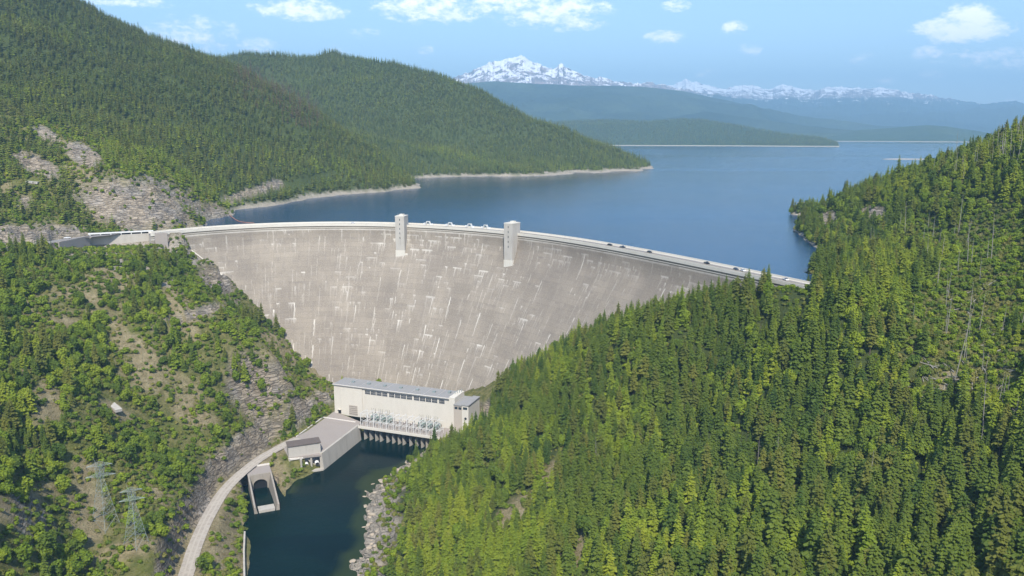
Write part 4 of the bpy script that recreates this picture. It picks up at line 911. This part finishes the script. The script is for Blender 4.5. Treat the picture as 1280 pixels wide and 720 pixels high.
def snag_mesh(name, h, seed, m):
    r = random.Random(seed); mb = MB(); lean = r.uniform(-.03, .03) * h; mb.tube((0, 0, -1), (lean * .5, 0, h * .5), .20, .14); mb.tube((lean * .5, 0, h * .5), (lean, 0, h), .14, .03)
    for _ in range(16): z = r.uniform(.3, .95) * h; a = r.random() * 6.28; l = (1.2 - z / h) * r.uniform(1, 3); mb.tube((lean * z / h, 0, z), (lean * z / h + l * math.cos(a), l * math.sin(a), z + r.uniform(-.6, .5)), .05, .02, 3)
    return mb.mesh(name, m)
# variants: key -> (crown mesh data, trunk mesh data, combined mesh, height)
VAR = {}
def reg(key, V, Fc, m, TV, TF, h, bark='bark'):
    cm_ = tri_mesh('crown', V, Fc, [m]); tm = tri_mesh('trunk', TV, TF, [M[bark]]); n = len(V)
    comb_ = tri_mesh('tree_' + key, V + TV, Fc + [tuple(i + n for i in f) for f in TF], [m, M[bark]], [0] * len(Fc) + [1] * len(TF)); VAR[key] = (cm_, tm, comb_, h)
def con(key, h, w, tiers, per, mk, seed, **kw): V, Fc, _ = conifer_mesh(key, h, w, tiers, per, None, seed, **kw); TV, TF = trunk_geo(h, h * .011 + .06); reg(key, V, Fc, M[mk], TV, TF, h)
con('fir_a', 16.5, 3.0, 24, 11, 'fir', 1); con('fir_b', 19, 3.2, 26, 11, 'fir', 2, pw=.68); con('fir_c', 14.5, 2.8, 22, 9, 'fir', 3, pw=.9); con('fir_d', 12, 2.6, 18, 9, 'fir', 4)
con('lime_a', 14, 3.1, 22, 9, 'lime', 5, pw=.7); con('lime_b', 17, 3.2, 24, 9, 'lime', 6, pw=.7); con('olive_a', 17, 3.0, 22, 9, 'olive', 7, base=.25, pw=.6); con('olive_c', 16, 3.6, 18, 7, 'olive', 9, base=.32, pw=.42); con('fir_e', 15, 3.7, 20, 9, 'fir', 10, pw=.5, base=.2); con('olive_b', 19, 2.9, 24, 9, 'olive', 8, base=.3, pw=.6)
con('far_a', 15, 3.3, 8, 6, 'farfir', 11, lod=1); con('far_b', 18, 3.1, 9, 6, 'farfir', 12, lod=1, pw=.7); con('far_c', 13, 3.6, 7, 6, 'farfir', 13, lod=1, pw=.65); con('far_d', 15, 3.5, 8, 6, 'olive', 14, lod=1, pw=.6); con('far_e', 13, 3.6, 7, 6, 'lime', 15, lod=1, pw=.6); con('far_f', 19, 2.8, 8, 6, 'redfir', 16, lod=1, pw=.7)
for key, h, w_, n, mk, sd in (('leaf_a', 9, 3.6, 1100, 'leafA', 21), ('leaf_b', 7, 3.6, 900, 'leafA', 22), ('leaf_c', 11, 3.8, 1200, 'leafB', 23), ('leaf_d', 6, 3.4, 800, 'leafB', 24)):
    V, Fc = broad_geo(h, w_, n, sd, .62); TV, TF = broad_trunk(h, w_, sd); reg(key, V, Fc, M[mk], TV, TF, h)
for key, h, w_, n, mk, sd in (('scrub_a', 2.2, 1.9, 110, 'scrub', 31), ('scrub_b', 3.0, 2.2, 140, 'leafB', 32), ('scrub_c', 1.5, 1.7, 80, 'scrub', 33), ('scrub_d', 3.2, 2.3, 150, 'leafA', 34)):
    V, Fc = broad_geo(h, w_, n, sd, .6); VAR[key] = (None, None, tri_mesh(key, V, Fc, [M[mk]]), h)
SNAG = [snag_mesh('dead_tree', h, s, M['snag']) for h, s in ((20, 1), (24, 2), (15, 3), (18, 4))]

def jitter(x0, x1, y0, y1, sp, seed):
    g = np.random.default_rng(seed); X, Y = np.meshgrid(np.arange(x0, x1, sp), np.arange(y0, y1, sp)); X = X.ravel(); Y = Y.ravel()
    return X + g.uniform(-.48, .48, X.size) * sp, Y + g.uniform(-.48, .48, Y.size) * sp, g.random((X.size, 6))
def blocked(X, Y, Z, py_=None, m=1.5):
    th, r = polar_c(X, Y); o = Rth(th) - r; b = (o > -15) & (th > TH_L - 1) & (th < 91.5) & (r > Rth(th) - off(Z) - 2.5)
    b |= (Z < 146.8) & (r > Rth(th) + 5) & (th > TH_L - 8) & (th < 86); b |= (Z < 146.8) & (Y > 530) & (X > 170) & (th < 80); b |= (Z < 146.8) & (Y > 900)
    b |= poly_dist(X, Y, river) < 2.5; b |= poly_dist(X, Y, PADP) < 2; b |= poly_dist(X, Y, PORTP) < 1.5
    b |= seg_dist(X, Y, road1)[0] < 7; b |= sum([(np.hypot(X - q[0], Y - q[1]) < 9) for q in SLABS]) > 0; b |= seg_dist(X, Y, road2)[0] < 8.5
    A_ = np.abs(np.arctan2(X, Y)) > R_(51); b |= A_
    lx = (X - PH[0]) * e1[0] + (Y - PH[1]) * e1[1]; ly = (X - PH[0]) * e2[0] + (Y - PH[1]) * e2[1]; b |= (lx > -2) & (lx < 130) & (ly > -25) & (ly < 85)
    return b
DENSE = [(40,470,60,50,0),(25,570,40,60,0),(110,430,35,30,0),(195,365,45,25,.2),(215,440,30,30,.3),(60,540,30,40,0),(150,560,40,25,0),(215,590,30,25,0),(235,440,25,30,0),(120,330,25,12,0),(60,700,90,25,0),(180,395,22,10,0),(30,330,45,14,0),(390,470,20,10,.6),(345,400,30,40,.7),(20,390,40,25,0),(250,490,40,30,.3),(200,315,30,14,.3),(145,490,30,18,0),(330,425,25,30,.6),(270,475,35,30,.5),(205,330,28,22,.3),(100,465,40,30,0)]
P_ = []   # rows: X, Y, Z, key index, scale, rot, class (0 near conifer, 1 near broadleaf, 2 scrub, 3 far forest)
KEYS = sorted(VAR.keys()); KI = {k: i for i, k in enumerate(KEYS)}
def add(X, Y, Z, keys, u, sc, cls):
    ks = np.array([KI[k] for k in keys]); k = ks[(u[:, 0] * len(ks)).astype(int).clip(0, len(ks) - 1)]
    P_.append(np.stack([X, Y, Z - .3, k, sc, u[:, 1] * 6.283, np.full(X.size, cls)], 1))
def place(X, Y, u, prob, keysel, cls, smin=.7, smax=1.15):
    Z = height(X, Y); px, py = proj(X, Y, Z); rock, bare = masks(X, Y, Z); k = (~blocked(X, Y, Z)) & (u[:, 2] < prob(X, Y, Z, px, py, rock, bare)); X, Y, Z, u, px, py = X[k], Y[k], Z[k], u[k], px[k], py[k]
    grp = keysel(X, Y, Z, px, py, u)
    for name, m in grp.items():
        if m.any(): add(X[m], Y[m], Z[m], name, u[m], smin + (smax - smin) * u[m, 3] ** .9, cls)
FIR = ('fir_a', 'fir_b', 'fir_c', 'fir_d', 'fir_e'); LIM = ('lime_a', 'lime_b'); OLI = ('olive_a', 'olive_b', 'olive_c'); LEAFA = ('leaf_a', 'leaf_b'); LEAFB = ('leaf_c', 'leaf_d')
is_right = lambda X, Y: X > -95 + np.maximum(0, Y - 536) * .75
# right slope
CLEAR_R = [(1170,395,45,28,.2),(1225,365,55,55,0),(1245,470,30,40,0),(1240,300,45,30,0),(1200,440,30,40,0),(1160,300,20,14,0)]
def prob_r(X, Y, Z, px, py, rock, bare):
    c = ell(px, py, CLEAR_R); d = .84 - 1.2 * (ell(px, py, [(990, 378, 26, 20, 0)]) > .35) - .85 * np.clip(bare * 1.4, 0, 1) - .9 * rock - .72 * np.clip(c, 0, 1) - .34 * sstep(1060, 1160, px) * (py < 500); n = fbm(X / 26, Y / 26, 3, 61); d = d * np.where(n > .68, .45, 1.0) * sstep(21, 35, poly_dist(X, Y, river) + 6 * (Y > 560) + 14 * (Y > 575)) * np.where((px < 520) & (py > 590), .75, 1)
    return np.where(is_right(X, Y) & (Y < 1060), d, 0)
def key_r(X, Y, Z, px, py, u):
    n = fbm(X / 34, Y / 34, 4, 71); lim = np.clip(.20 + .5 * ((px < 760) & (py > 540)) * sstep(760, 560, px) + 1.8 * (n - .55) + .60 * sstep(1030, 1140, px) * (py < 520) + .15 * (py > 640), 0, .75); v = u[:, 4]
    broad = v < .09 + .34 * sstep(1060, 1160, px) * (py < 520) * (py > 180) + .45 * (ell(px, py, [(1030, 275, 45, 28, 0)]) > .2) + .10 * (n > .6) + .32 * (ell(px, py, [(510, 600, 45, 50, 0)]) > .3) + .25 * (ell(px, py, CLEAR_R) > .4) + .12 * (px > 1040) * (py < 330); l = (~broad) & (u[:, 5] < lim); o = (~broad) & (~l) & (u[:, 5] < lim + .12)
    return {LIM: l, OLI: o, FIR: (~broad) & (~l) & (~o)}, broad
def place_split(X, Y, u, prob, keyf, smin=.65, smax=1.15):
    Z = height(X, Y); px, py = proj(X, Y, Z); rock, bare = masks(X, Y, Z); k = (~blocked(X, Y, Z)) & (u[:, 2] < prob(X, Y, Z, px, py, rock, bare)); X, Y, Z, u, px, py = X[k], Y[k], Z[k], u[k], px[k], py[k]
    grp, broad = keyf(X, Y, Z, px, py, u); sc = (smin + (smax - smin) * u[:, 3] ** .9) * (1 + .28 * sstep(500, 640, py) * sstep(700, 860, px))
    for kk, m in grp.items():
        if m.any(): add(X[m], Y[m], Z[m], kk, u[m], sc[m], 0)
    a = broad & (u[:, 1] < .6); b = broad & ~a
    for kk, m in ((LEAFA, a), (LEAFB, b)):
        if m.any(): add(X[m], Y[m], Z[m], kk, u[m], sc[m], 1)
X, Y, u = jitter(-120, 950, 150, 1060, 4.3, 101); place_split(X, Y, u, prob_r, key_r, .5, 1.22)
# left slope: broadleaf clumps, scattered conifers
def prob_l(X, Y, Z, px, py, rock, bare):
    c = np.clip(ell(px, py, DENSE) * 1.2, 0, 1); n = fbm(X / 20, Y / 20, 4, 81); th, r = polar_c(X, Y)
    d = np.where((px > 66) & (px < 222) & (py < 330), .06, 1) * np.clip(.10 + (n - .50) * 1.9 + .55 * c, .02, .85) * (1 - .92 * bare) * (1 - .9 * rock); return np.where((~is_right(X, Y)) & (Y < 765) & (Z < 160), d, 0)
def key_l(X, Y, Z, px, py, u):
    n = fbm(X / 40, Y / 40, 3, 91); pc = np.clip(.18 + .5 * ell(px, py, [(35, 500, 60, 90, 0), (330, 420, 50, 70, .8), (30, 320, 60, 20, 0), (390, 465, 30, 20, 0), (185, 330, 20, 20, 0), (340, 400, 60, 30, .8)]) + (n - .5) * .8, .05, .8)
    con_ = u[:, 4] < pc; return {('fir_c', 'fir_d', 'olive_a'): con_ & (u[:, 5] > .25), ('lime_a',): con_ & (u[:, 5] <= .25)}, ~con_
X, Y, u = jitter(-750, 60, 110, 770, 4.4, 102); place_split(X, Y, u, prob_l, key_l, .45, 1.25)
# scrub on both slopes
def prob_s(X, Y, Z, px, py, rock, bare):
    n = fbm(X / 11, Y / 11, 4, 93); R = is_right(X, Y); d = np.where(R, .42 + .35 * sstep(1060, 1160, px) * (py < 500) + .40 * (ell(px, py, CLEAR_R) > .2), np.clip(.62 + (n - .48) * 2.2, .15, .95)) * (1 - .5 * bare) * (1 - .95 * rock) * sstep(6, 14, poly_dist(X, Y, river) + 20 * (X < -115)); return np.where((Y < 1000) & (Z < 260), d, 0)
X, Y, u = jitter(-700, 760, 110, 1000, 2.5, 103)
place(X, Y, u, prob_s, lambda X, Y, Z, px, py, u: {('scrub_a', 'scrub_c'): (u[:, 4] < .5), ('scrub_b', 'scrub_d'): (u[:, 4] >= .5)}, 2, .5, 1.25)
# quarry side and the two wooded hills behind the lake arm
def prob_h(X, Y, Z, px, py, rock, bare):
    n = fbm(X / 60, Y / 60, 4, 95); th, r = polar_c(X, Y); a = (Z > 150) & ((X < -250) | (Y > 1300)) & (X < 900); d = (.86 - .35 * (n > .62)) * (1 - .9 * np.clip(bare * 1.2, 0, 1)) * (1 - .97 * rock); d = d * (1 - .9 * ell(px, py, [(98, 188, 50, 10, .6), (170, 250, 68, 32, .1), (42, 210, 28, 8, .3), (340, 238, 90, 7, -.25)])); return np.where(a & (~is_right(X, Y) | (Y > 1300)) & (Y > 700), d, 0)
def key_h(X, Y, Z, px, py, u):
    n = fbm(X / 150, Y / 150, 4, 97); red = ell(px, py, [(375, 140, 30, 22, .5), (330, 110, 40, 25, .5)]) * .45; v = u[:, 4]; r_ = v < red; near = Y < 1050
    lim = np.clip((n - .5) * 1.5 + .08 + .5 * ell(px, py, [(250, 240, 80, 18, .3), (180, 205, 60, 18, .3)]), 0, .7); l = (~r_) & (u[:, 5] < lim); o = (~r_) & (~l) & (u[:, 5] < lim + .13 + .25 * (Y < 1700))
    return {('far_f',): r_, ('far_e',): l, ('far_d',): o, ('far_a', 'far_b', 'far_c'): (~r_) & (~l) & (~o)}
X, Y, u = jitter(-1400, -240, 690, 1750, 5.8, 104); k = Y > 760; place(X[k], Y[k], u[k], prob_h, key_h, 3, .65, 1.1)
k = (~k); place(X[k], Y[k], u[k], lambda *a: prob_h(*a) * (a[2] > 163), key_h, 3, .65, 1.1)
X, Y, u = jitter(-1500, 640, 1750, 2700, 6.6, 105); place(X, Y, u, prob_h, key_h, 3, .7, 1.15)
X, Y, u = jitter(-240, 100, 1300, 1750, 5.8, 106); place(X, Y, u, prob_h, key_h, 3, .65, 1.1)
ALL = np.concatenate(P_)
# which ones show largest
HT = np.array([VAR[k][3] for k in KEYS]); ap = HT[ALL[:, 3].astype(int)] * ALL[:, 4] / np.hypot(ALL[:, 0], ALL[:, 1]); px, py = proj(ALL[:, 0], ALL[:, 1], ALL[:, 2] + HT[ALL[:, 3].astype(int)] * ALL[:, 4] * .6)
vis = (px > 4) & (px < 1276) & (py > 4) & (py < 716) & ((ALL[:, 1] < 560) | ~is_right(ALL[:, 0], ALL[:, 1]))
near_mask = np.zeros(len(ALL), bool)
for cls in (0, 1):
    idx = np.where((ALL[:, 6] == cls) & vis)[0]; idx = idx[np.argsort(-ap[idx])][:300]; near_mask[idx] = True
def region(x, y):
    if is_right(np.array(x), np.array(y)): return 'right'
    return 'left'
KIND = {'fir': 'dark green', 'lime': 'light yellow green', 'olive': 'dull olive', 'leaf': 'bushy green'}
def tree_label(key, row):
    X, Y = row[0], row[1]; q = proj(X, Y, row[2]); side = 'right' if region(X, Y) == 'right' else 'left'
    fam = key.split('_')[0]; con_ = fam != 'leaf'
    look2 = {'fir_a': 'straight ', 'fir_b': 'slender ', 'fir_c': 'compact ', 'fir_d': 'squat ', 'fir_e': 'broad ragged ', 'lime_a': 'rounded ', 'lime_b': 'slender ', 'olive_c': 'broad '}.get(key, ''); sz = 'tall ' if row[4] > 1.0 else ('small ' if row[4] < .78 else ''); look = {'fir': 'dark green', 'lime': 'light yellow green', 'olive': 'thin olive green', 'leaf': 'bright green' if key in LEAFA else 'deep green'}[fam]; kind = 'conifer' if con_ else 'broadleaf tree'
    if side == 'right':
        wh = 'at the bottom right corner of the forested slope' if q[0] > 1000 else ('in the dense forest along the bottom centre right' if q[0] > 760 else ('on the lower forested bank just right of the river' if q[0] > 560 else 'among the rocks at the right river bank'))
        if q[1] < 560: wh = 'higher up the forested right slope ' + ('below the fallen logs' if q[0] > 1000 else 'towards the dam')
    else:
        wh = 'at the left edge of the left slope' if q[0] < 90 else ('around the lattice pylons on the left slope' if q[1] > 560 and q[0] < 215 else ('by the gravel road below the left cliff' if q[1] > 560 else ('beneath the road gallery on the left slope' if q[1] < 400 else 'on the middle of the left slope beside the dam')))
    look = look.replace('thin ', '') if key == 'olive_c' else look; return f'{sz}{look2}{look} {kind} {wh}', f'{sz}{look2}{look} {kind}s {wh}'
for row in ALL[near_mask]:
    key = KEYS[int(row[3])]; cmh, tmh, _, h = VAR[key]; con_ = not key.startswith('leaf')
    r = bpy.data.objects.new('conifer_tree' if con_ else 'broadleaf_tree', None); col.objects.link(r); r.location = row[:3]; r.rotation_euler = (0, 0, row[5]); r.scale = (row[4],) * 3; r.empty_display_size = .5
    for nm, me in (('crown', cmh), ('trunk', tmh)): o = bpy.data.objects.new(nm, me); col.objects.link(o); o.parent = r
    lab, grp = tree_label(key, row); tag(r, lab, 'conifer' if con_ else 'tree', grp)
# the rest: one object per wood, instanced on points
proto = bpy.data.collections.new('tree_shapes')
for k in KEYS: proto.objects.link(bpy.data.objects.new('shape_' + k, VAR[k][2]))
def gn_tree():
    ng = bpy.data.node_groups.new('scatter_trees', 'GeometryNodeTree'); ng.interface.new_socket('Geometry', in_out='INPUT', socket_type='NodeSocketGeometry'); ng.interface.new_socket('Geometry', in_out='OUTPUT', socket_type='NodeSocketGeometry')
    gi, go = ng.nodes.new('NodeGroupInput'), ng.nodes.new('NodeGroupOutput'); ci = ng.nodes.new('GeometryNodeCollectionInfo'); ci.inputs['Collection'].default_value = proto; ci.inputs['Separate Children'].default_value = True; ci.inputs['Reset Children'].default_value = True
    ip = ng.nodes.new('GeometryNodeInstanceOnPoints'); ip.inputs['Pick Instance'].default_value = True
    def na(n, ty): q = ng.nodes.new('GeometryNodeInputNamedAttribute'); q.data_type = ty; q.inputs['Name'].default_value = n; return q.outputs['Attribute']
    L = ng.links.new; mp = ng.nodes.new('GeometryNodeMeshToPoints'); L(gi.outputs[0], mp.inputs[0]); L(mp.outputs[0], ip.inputs['Points']); L(ci.outputs[0], ip.inputs['Instance']); L(na('idx', 'INT'), ip.inputs['Instance Index'])
    cb = ng.nodes.new('ShaderNodeCombineXYZ'); L(na('rot', 'FLOAT'), cb.inputs[2]); L(cb.outputs[0], ip.inputs['Rotation']); L(na('sc', 'FLOAT'), ip.inputs['Scale']); L(ip.outputs[0], go.inputs[0]); return ng
NG = gn_tree()
def scatter(name, rows, lab):
    me = bpy.data.meshes.new(name); me.vertices.add(len(rows)); me.vertices.foreach_set('co', rows[:, :3].astype(np.float32).ravel())
    a = me.attributes.new('idx', 'INT', 'POINT'); a.data.foreach_set('value', rows[:, 3].astype(np.int32))
    for nm, c in (('sc', 4), ('rot', 5)): a = me.attributes.new(nm, 'FLOAT', 'POINT'); a.data.foreach_set('value', rows[:, c].astype(np.float32))
    o = link(name, me); md = o.modifiers.new('scatter', 'NODES'); md.node_group = NG; tag(o, lab, kind='stuff'); return o
rest = ALL[~near_mask]
scatter('conifer_forest', rest[rest[:, 6] == 0], 'dense conifer forest covering the slopes either side of the dam')
scatter('broadleaf_woods', rest[rest[:, 6] == 1], 'bright green broadleaf growth on the canyon sides')
scatter('undergrowth', rest[rest[:, 6] == 2], 'low scrub between the trees and rocks')
scatter('hillside_forest', rest[rest[:, 6] == 3], 'dark conifer forest on the hills behind the dam')
# peninsula wood
def range_trees(obj, n, seed, name, lab, smin, smax, zmin=152):
    me = obj.data; V = np.empty(len(me.vertices) * 3, np.float32); me.vertices.foreach_get('co', V); V = V.reshape(-1, 3); F_ = np.empty(len(me.polygons) * 4, np.int32); me.polygons.foreach_get('vertices', F_); F_ = F_.reshape(-1, 4)
    g = np.random.default_rng(seed); A_ = np.linalg.norm(np.cross(V[F_[:, 1]] - V[F_[:, 0]], V[F_[:, 3]] - V[F_[:, 0]]), axis=1); f = g.choice(len(F_), n, p=A_ / A_.sum()); a, b = g.random((n, 1)), g.random((n, 1))
    Pp = (V[F_[f, 0]] * (1 - a) + V[F_[f, 1]] * a) * (1 - b) + (V[F_[f, 3]] * (1 - a) + V[F_[f, 2]] * a) * b; Pp = Pp[Pp[:, 2] > zmin]; n = len(Pp)
    scatter(name, np.stack([Pp[:, 0], Pp[:, 1], Pp[:, 2] - .5, g.choice([KI['far_a'], KI['far_b'], KI['far_c'], KI['far_d']], n), g.uniform(smin, smax, n), g.random(n) * 6.28, g.random(n)], 1), lab)
range_trees(pen, 26000, 5, 'peninsula_forest', 'conifer wood on the low peninsula across the lake', .9, 1.4)
# bleached dead trees on the right slope, each on its own
g = np.random.default_rng(15); spots = []
SN_Z = [(1230,400,50,80,0,17),(1205,205,75,24,-.4,60),(1260,180,25,30,0,18),(1240,560,35,60,0,10),(1180,330,30,60,0,12),(960,620,60,50,0,5),(860,340,10,10,0,0),(1110,300,30,14,0,6)]
def ground_hit(x, y):
    d = ray(x, y); t = np.arange(150, 1250, 1.0); Q = np.array([0, 0, CAM_H]) + d * t[:, None]; h_ = height(Q[:, 0], Q[:, 1]); k = np.argmax(h_ > Q[:, 2])
    return (Q[k, 0], Q[k, 1], h_[k]) if h_[k] > Q[k, 2] else None
for (cx_, cy__, rx, ry, rot, n) in SN_Z:
    for _ in range(n):
        a, q = g.random() * 6.28, g.random() ** .5; p = ground_hit(cx_ + rx * q * math.cos(a), cy__ + ry * q * math.sin(a))
        if p is not None and p[2] > 30 and is_right(p[0], p[1]): spots.append(p)
for x, y in ((1176,330),(1140,420),(745,600),(1020,640),(1085,620)):
    p = ground_hit(x, y)
    if p is not None: spots.append(p)
for i, p in enumerate(spots):
    o = bpy.data.objects.new('dead_tree', SNAG[i % 4]); col.objects.link(o); o.location = p; o.rotation_euler = (g.uniform(-.05, .05), g.uniform(-.07, .07), g.random() * 6.28); s = g.uniform(.7, 1.25); o.scale = (s, s, s)
    q = proj(*p); wh = 'on the skyline of the right slope' if q[1] < 260 else ('in the thin clearing high on the right slope' if q[0] > 1090 and q[1] < 520 else 'rising from the dark forest on the right slope'); tag(o, 'bleached bare dead trunk ' + wh, 'dead tree', 'dead trees ' + wh)
tall = None
for x, y, h_, lean, lab in ((1193,478,1.7,-.10,'tallest bleached dead trunk, leaning, in the middle of the right clearing'),):
    p = ground_hit(x, y); o = bpy.data.objects.new('dead_tree', SNAG[1]); col.objects.link(o); o.location = p; o.scale = (1.2, 1.2, h_); o.rotation_euler = (0, .12, 0); tag(o, lab, 'dead tree')
# fallen logs
logs = []
for i in range(46):
    cx_, cy__, rx, ry = [(1180,480,40,35),(1215,400,55,60),(1250,470,30,60),(1180,480,30,20)][i % 4]; a, q = g.random() * 6.28, g.random() ** .5; p = ground_hit(cx_ + rx * q * math.cos(a), cy__ + ry * q * math.sin(a))
    if p is None or not is_right(p[0], p[1]): continue
    L = g.uniform(7, 16); an = g.random() * 3.14; ax, ay = math.cos(an) * L / 2, math.sin(an) * L / 2; z0, z1 = float(height(np.array(p[0] - ax), np.array(p[1] - ay))), float(height(np.array(p[0] + ax), np.array(p[1] + ay)))
    mb = MB().tube((-ax, -ay, z0 - p[2] + .6), (ax, ay, z1 - p[2] + .6), .28, .12, 6); 
    for _ in range(5): t_ = g.uniform(-.4, .5); mb.tube((ax * 2 * t_, ay * 2 * t_, (z0 + z1) / 2 - p[2] + .6), (ax * 2 * t_ + g.uniform(-1, 1), ay * 2 * t_ + g.uniform(-1, 1), (z0 + z1) / 2 - p[2] + 1.8), .06, .02, 3)
    o = mb.build('fallen_log', M['snag']); o.location = p; tag(o, 'bleached log lying in the clearing on the right slope', 'log', 'fallen logs in the clearing on the right slope')
# lone tall pine on the right skyline, yellow bush by the powerhouse
def lone(key, x, y, Y, s, name, lab, cat, cm_=None):
    q = PY(x, y, Y) if Y else ground_hit(x, y); z = float(height(np.array(q[0]), np.array(q[1]))); cmh, tmh, _, h = VAR[key]; r = empty(name, (q[0], q[1], z - .3)); r.scale = (s,) * 3
    me = cmh
    if cm_: me = cmh.copy(); me.materials.clear(); me.materials.append(cm_)
    for nm, m_ in (('crown', me), ('trunk', tmh)): o = bpy.data.objects.new(nm, m_); col.objects.link(o); o.parent = r
    tag(r, lab, cat)
lone('fir_b', 1122, 224, 752, 1.45, 'pine_tree', 'lone tall pine rising above the right ridge against the lake', 'pine')
lone('leaf_d', 583, 538, 588, 1.0, 'flowering_shrub', 'bright yellow shrub at the corner of the powerhouse service wing', 'shrub', M['yellow'])
lone('leaf_b', 303, 636, None, .9, 'broadleaf_tree', 'round bright green bush left of the tunnel portal', 'tree')
# boulders along the right river bank
def boulder(seed):
    r = random.Random(seed); import bmesh
    bm = bmesh.new(); bmesh.ops.create_icosphere(bm, subdivisions=2, radius=1)
    for v in bm.verts: n = v.co.normalized(); k = 1 + .35 * (vnoise(np.array([n.x * 2 + seed]), np.array([n.y * 2 + n.z * 3]), seed)[0] - .5); v.co = Vector((n.x * k * 1.4, n.y * k, n.z * k * .6))
    me = bpy.data.meshes.new('boulder'); bm.to_mesh(me); bm.free(); me.materials.append(M['rockm']); return me
M['rockm'] = concrete('pale_rock', (.38, .315, .235), .4, .2, (.20, .165, .12), False)
BO = [boulder(i) for i in range(5)]; k = 0
for i in range(400):
    t_ = g.random(); j = int(t_ * (len(river_px_R) - 2)) + 1; x, y = river_px_R[j]; x2, y2 = river_px_R[min(j + 1, len(river_px_R) - 1)]; f = g.random(); q = Pz(x + (x2 - x) * f + g.uniform(-8, 26), y + (y2 - y) * f + g.uniform(-4, 4), 1)
    d = poly_dist(np.array(q[0]), np.array(q[1]), river)
    if d < -3 or d > 18 or k >= 70: continue
    z = float(height(np.array(q[0]), np.array(q[1]))); s = g.uniform(.4, 1.8); 
    if z < -1.5: continue
    o = bpy.data.objects.new('boulder', BO[k % 5]); col.objects.link(o); o.location = (q[0], q[1], z + s * .1); o.scale = (s, s * g.uniform(.7, 1.2), s * g.uniform(.6, 1.1)); o.rotation_euler = (0, 0, g.random() * 6.28); k += 1
    tag(o, 'pale boulder on the rocky right bank of the river', 'boulder', 'boulders on the right river bank')

# ------------------------------------------------------------------ air
hz = MB().quadbox((-42000, -1500, -9), (42000, 30000, 2200)).build('haze', None); hm = bpy.data.materials.new('air'); hm.use_nodes = True; t = hm.node_tree; t.nodes.clear()
vo = N(t, 'ShaderNodeVolumePrincipled'); mo = N(t, 'ShaderNodeOutputMaterial'); lk(t, vo.outputs[0], mo.inputs['Volume']); vo.inputs['Color'].default_value = (.40, .70, 1.0, 1); vo.inputs['Density'].default_value = 8.2e-5; vo.inputs['Anisotropy'].default_value = 0
hz.data.materials.append(hm); hz.visible_shadow = True; tag(hz, kind='stuff')
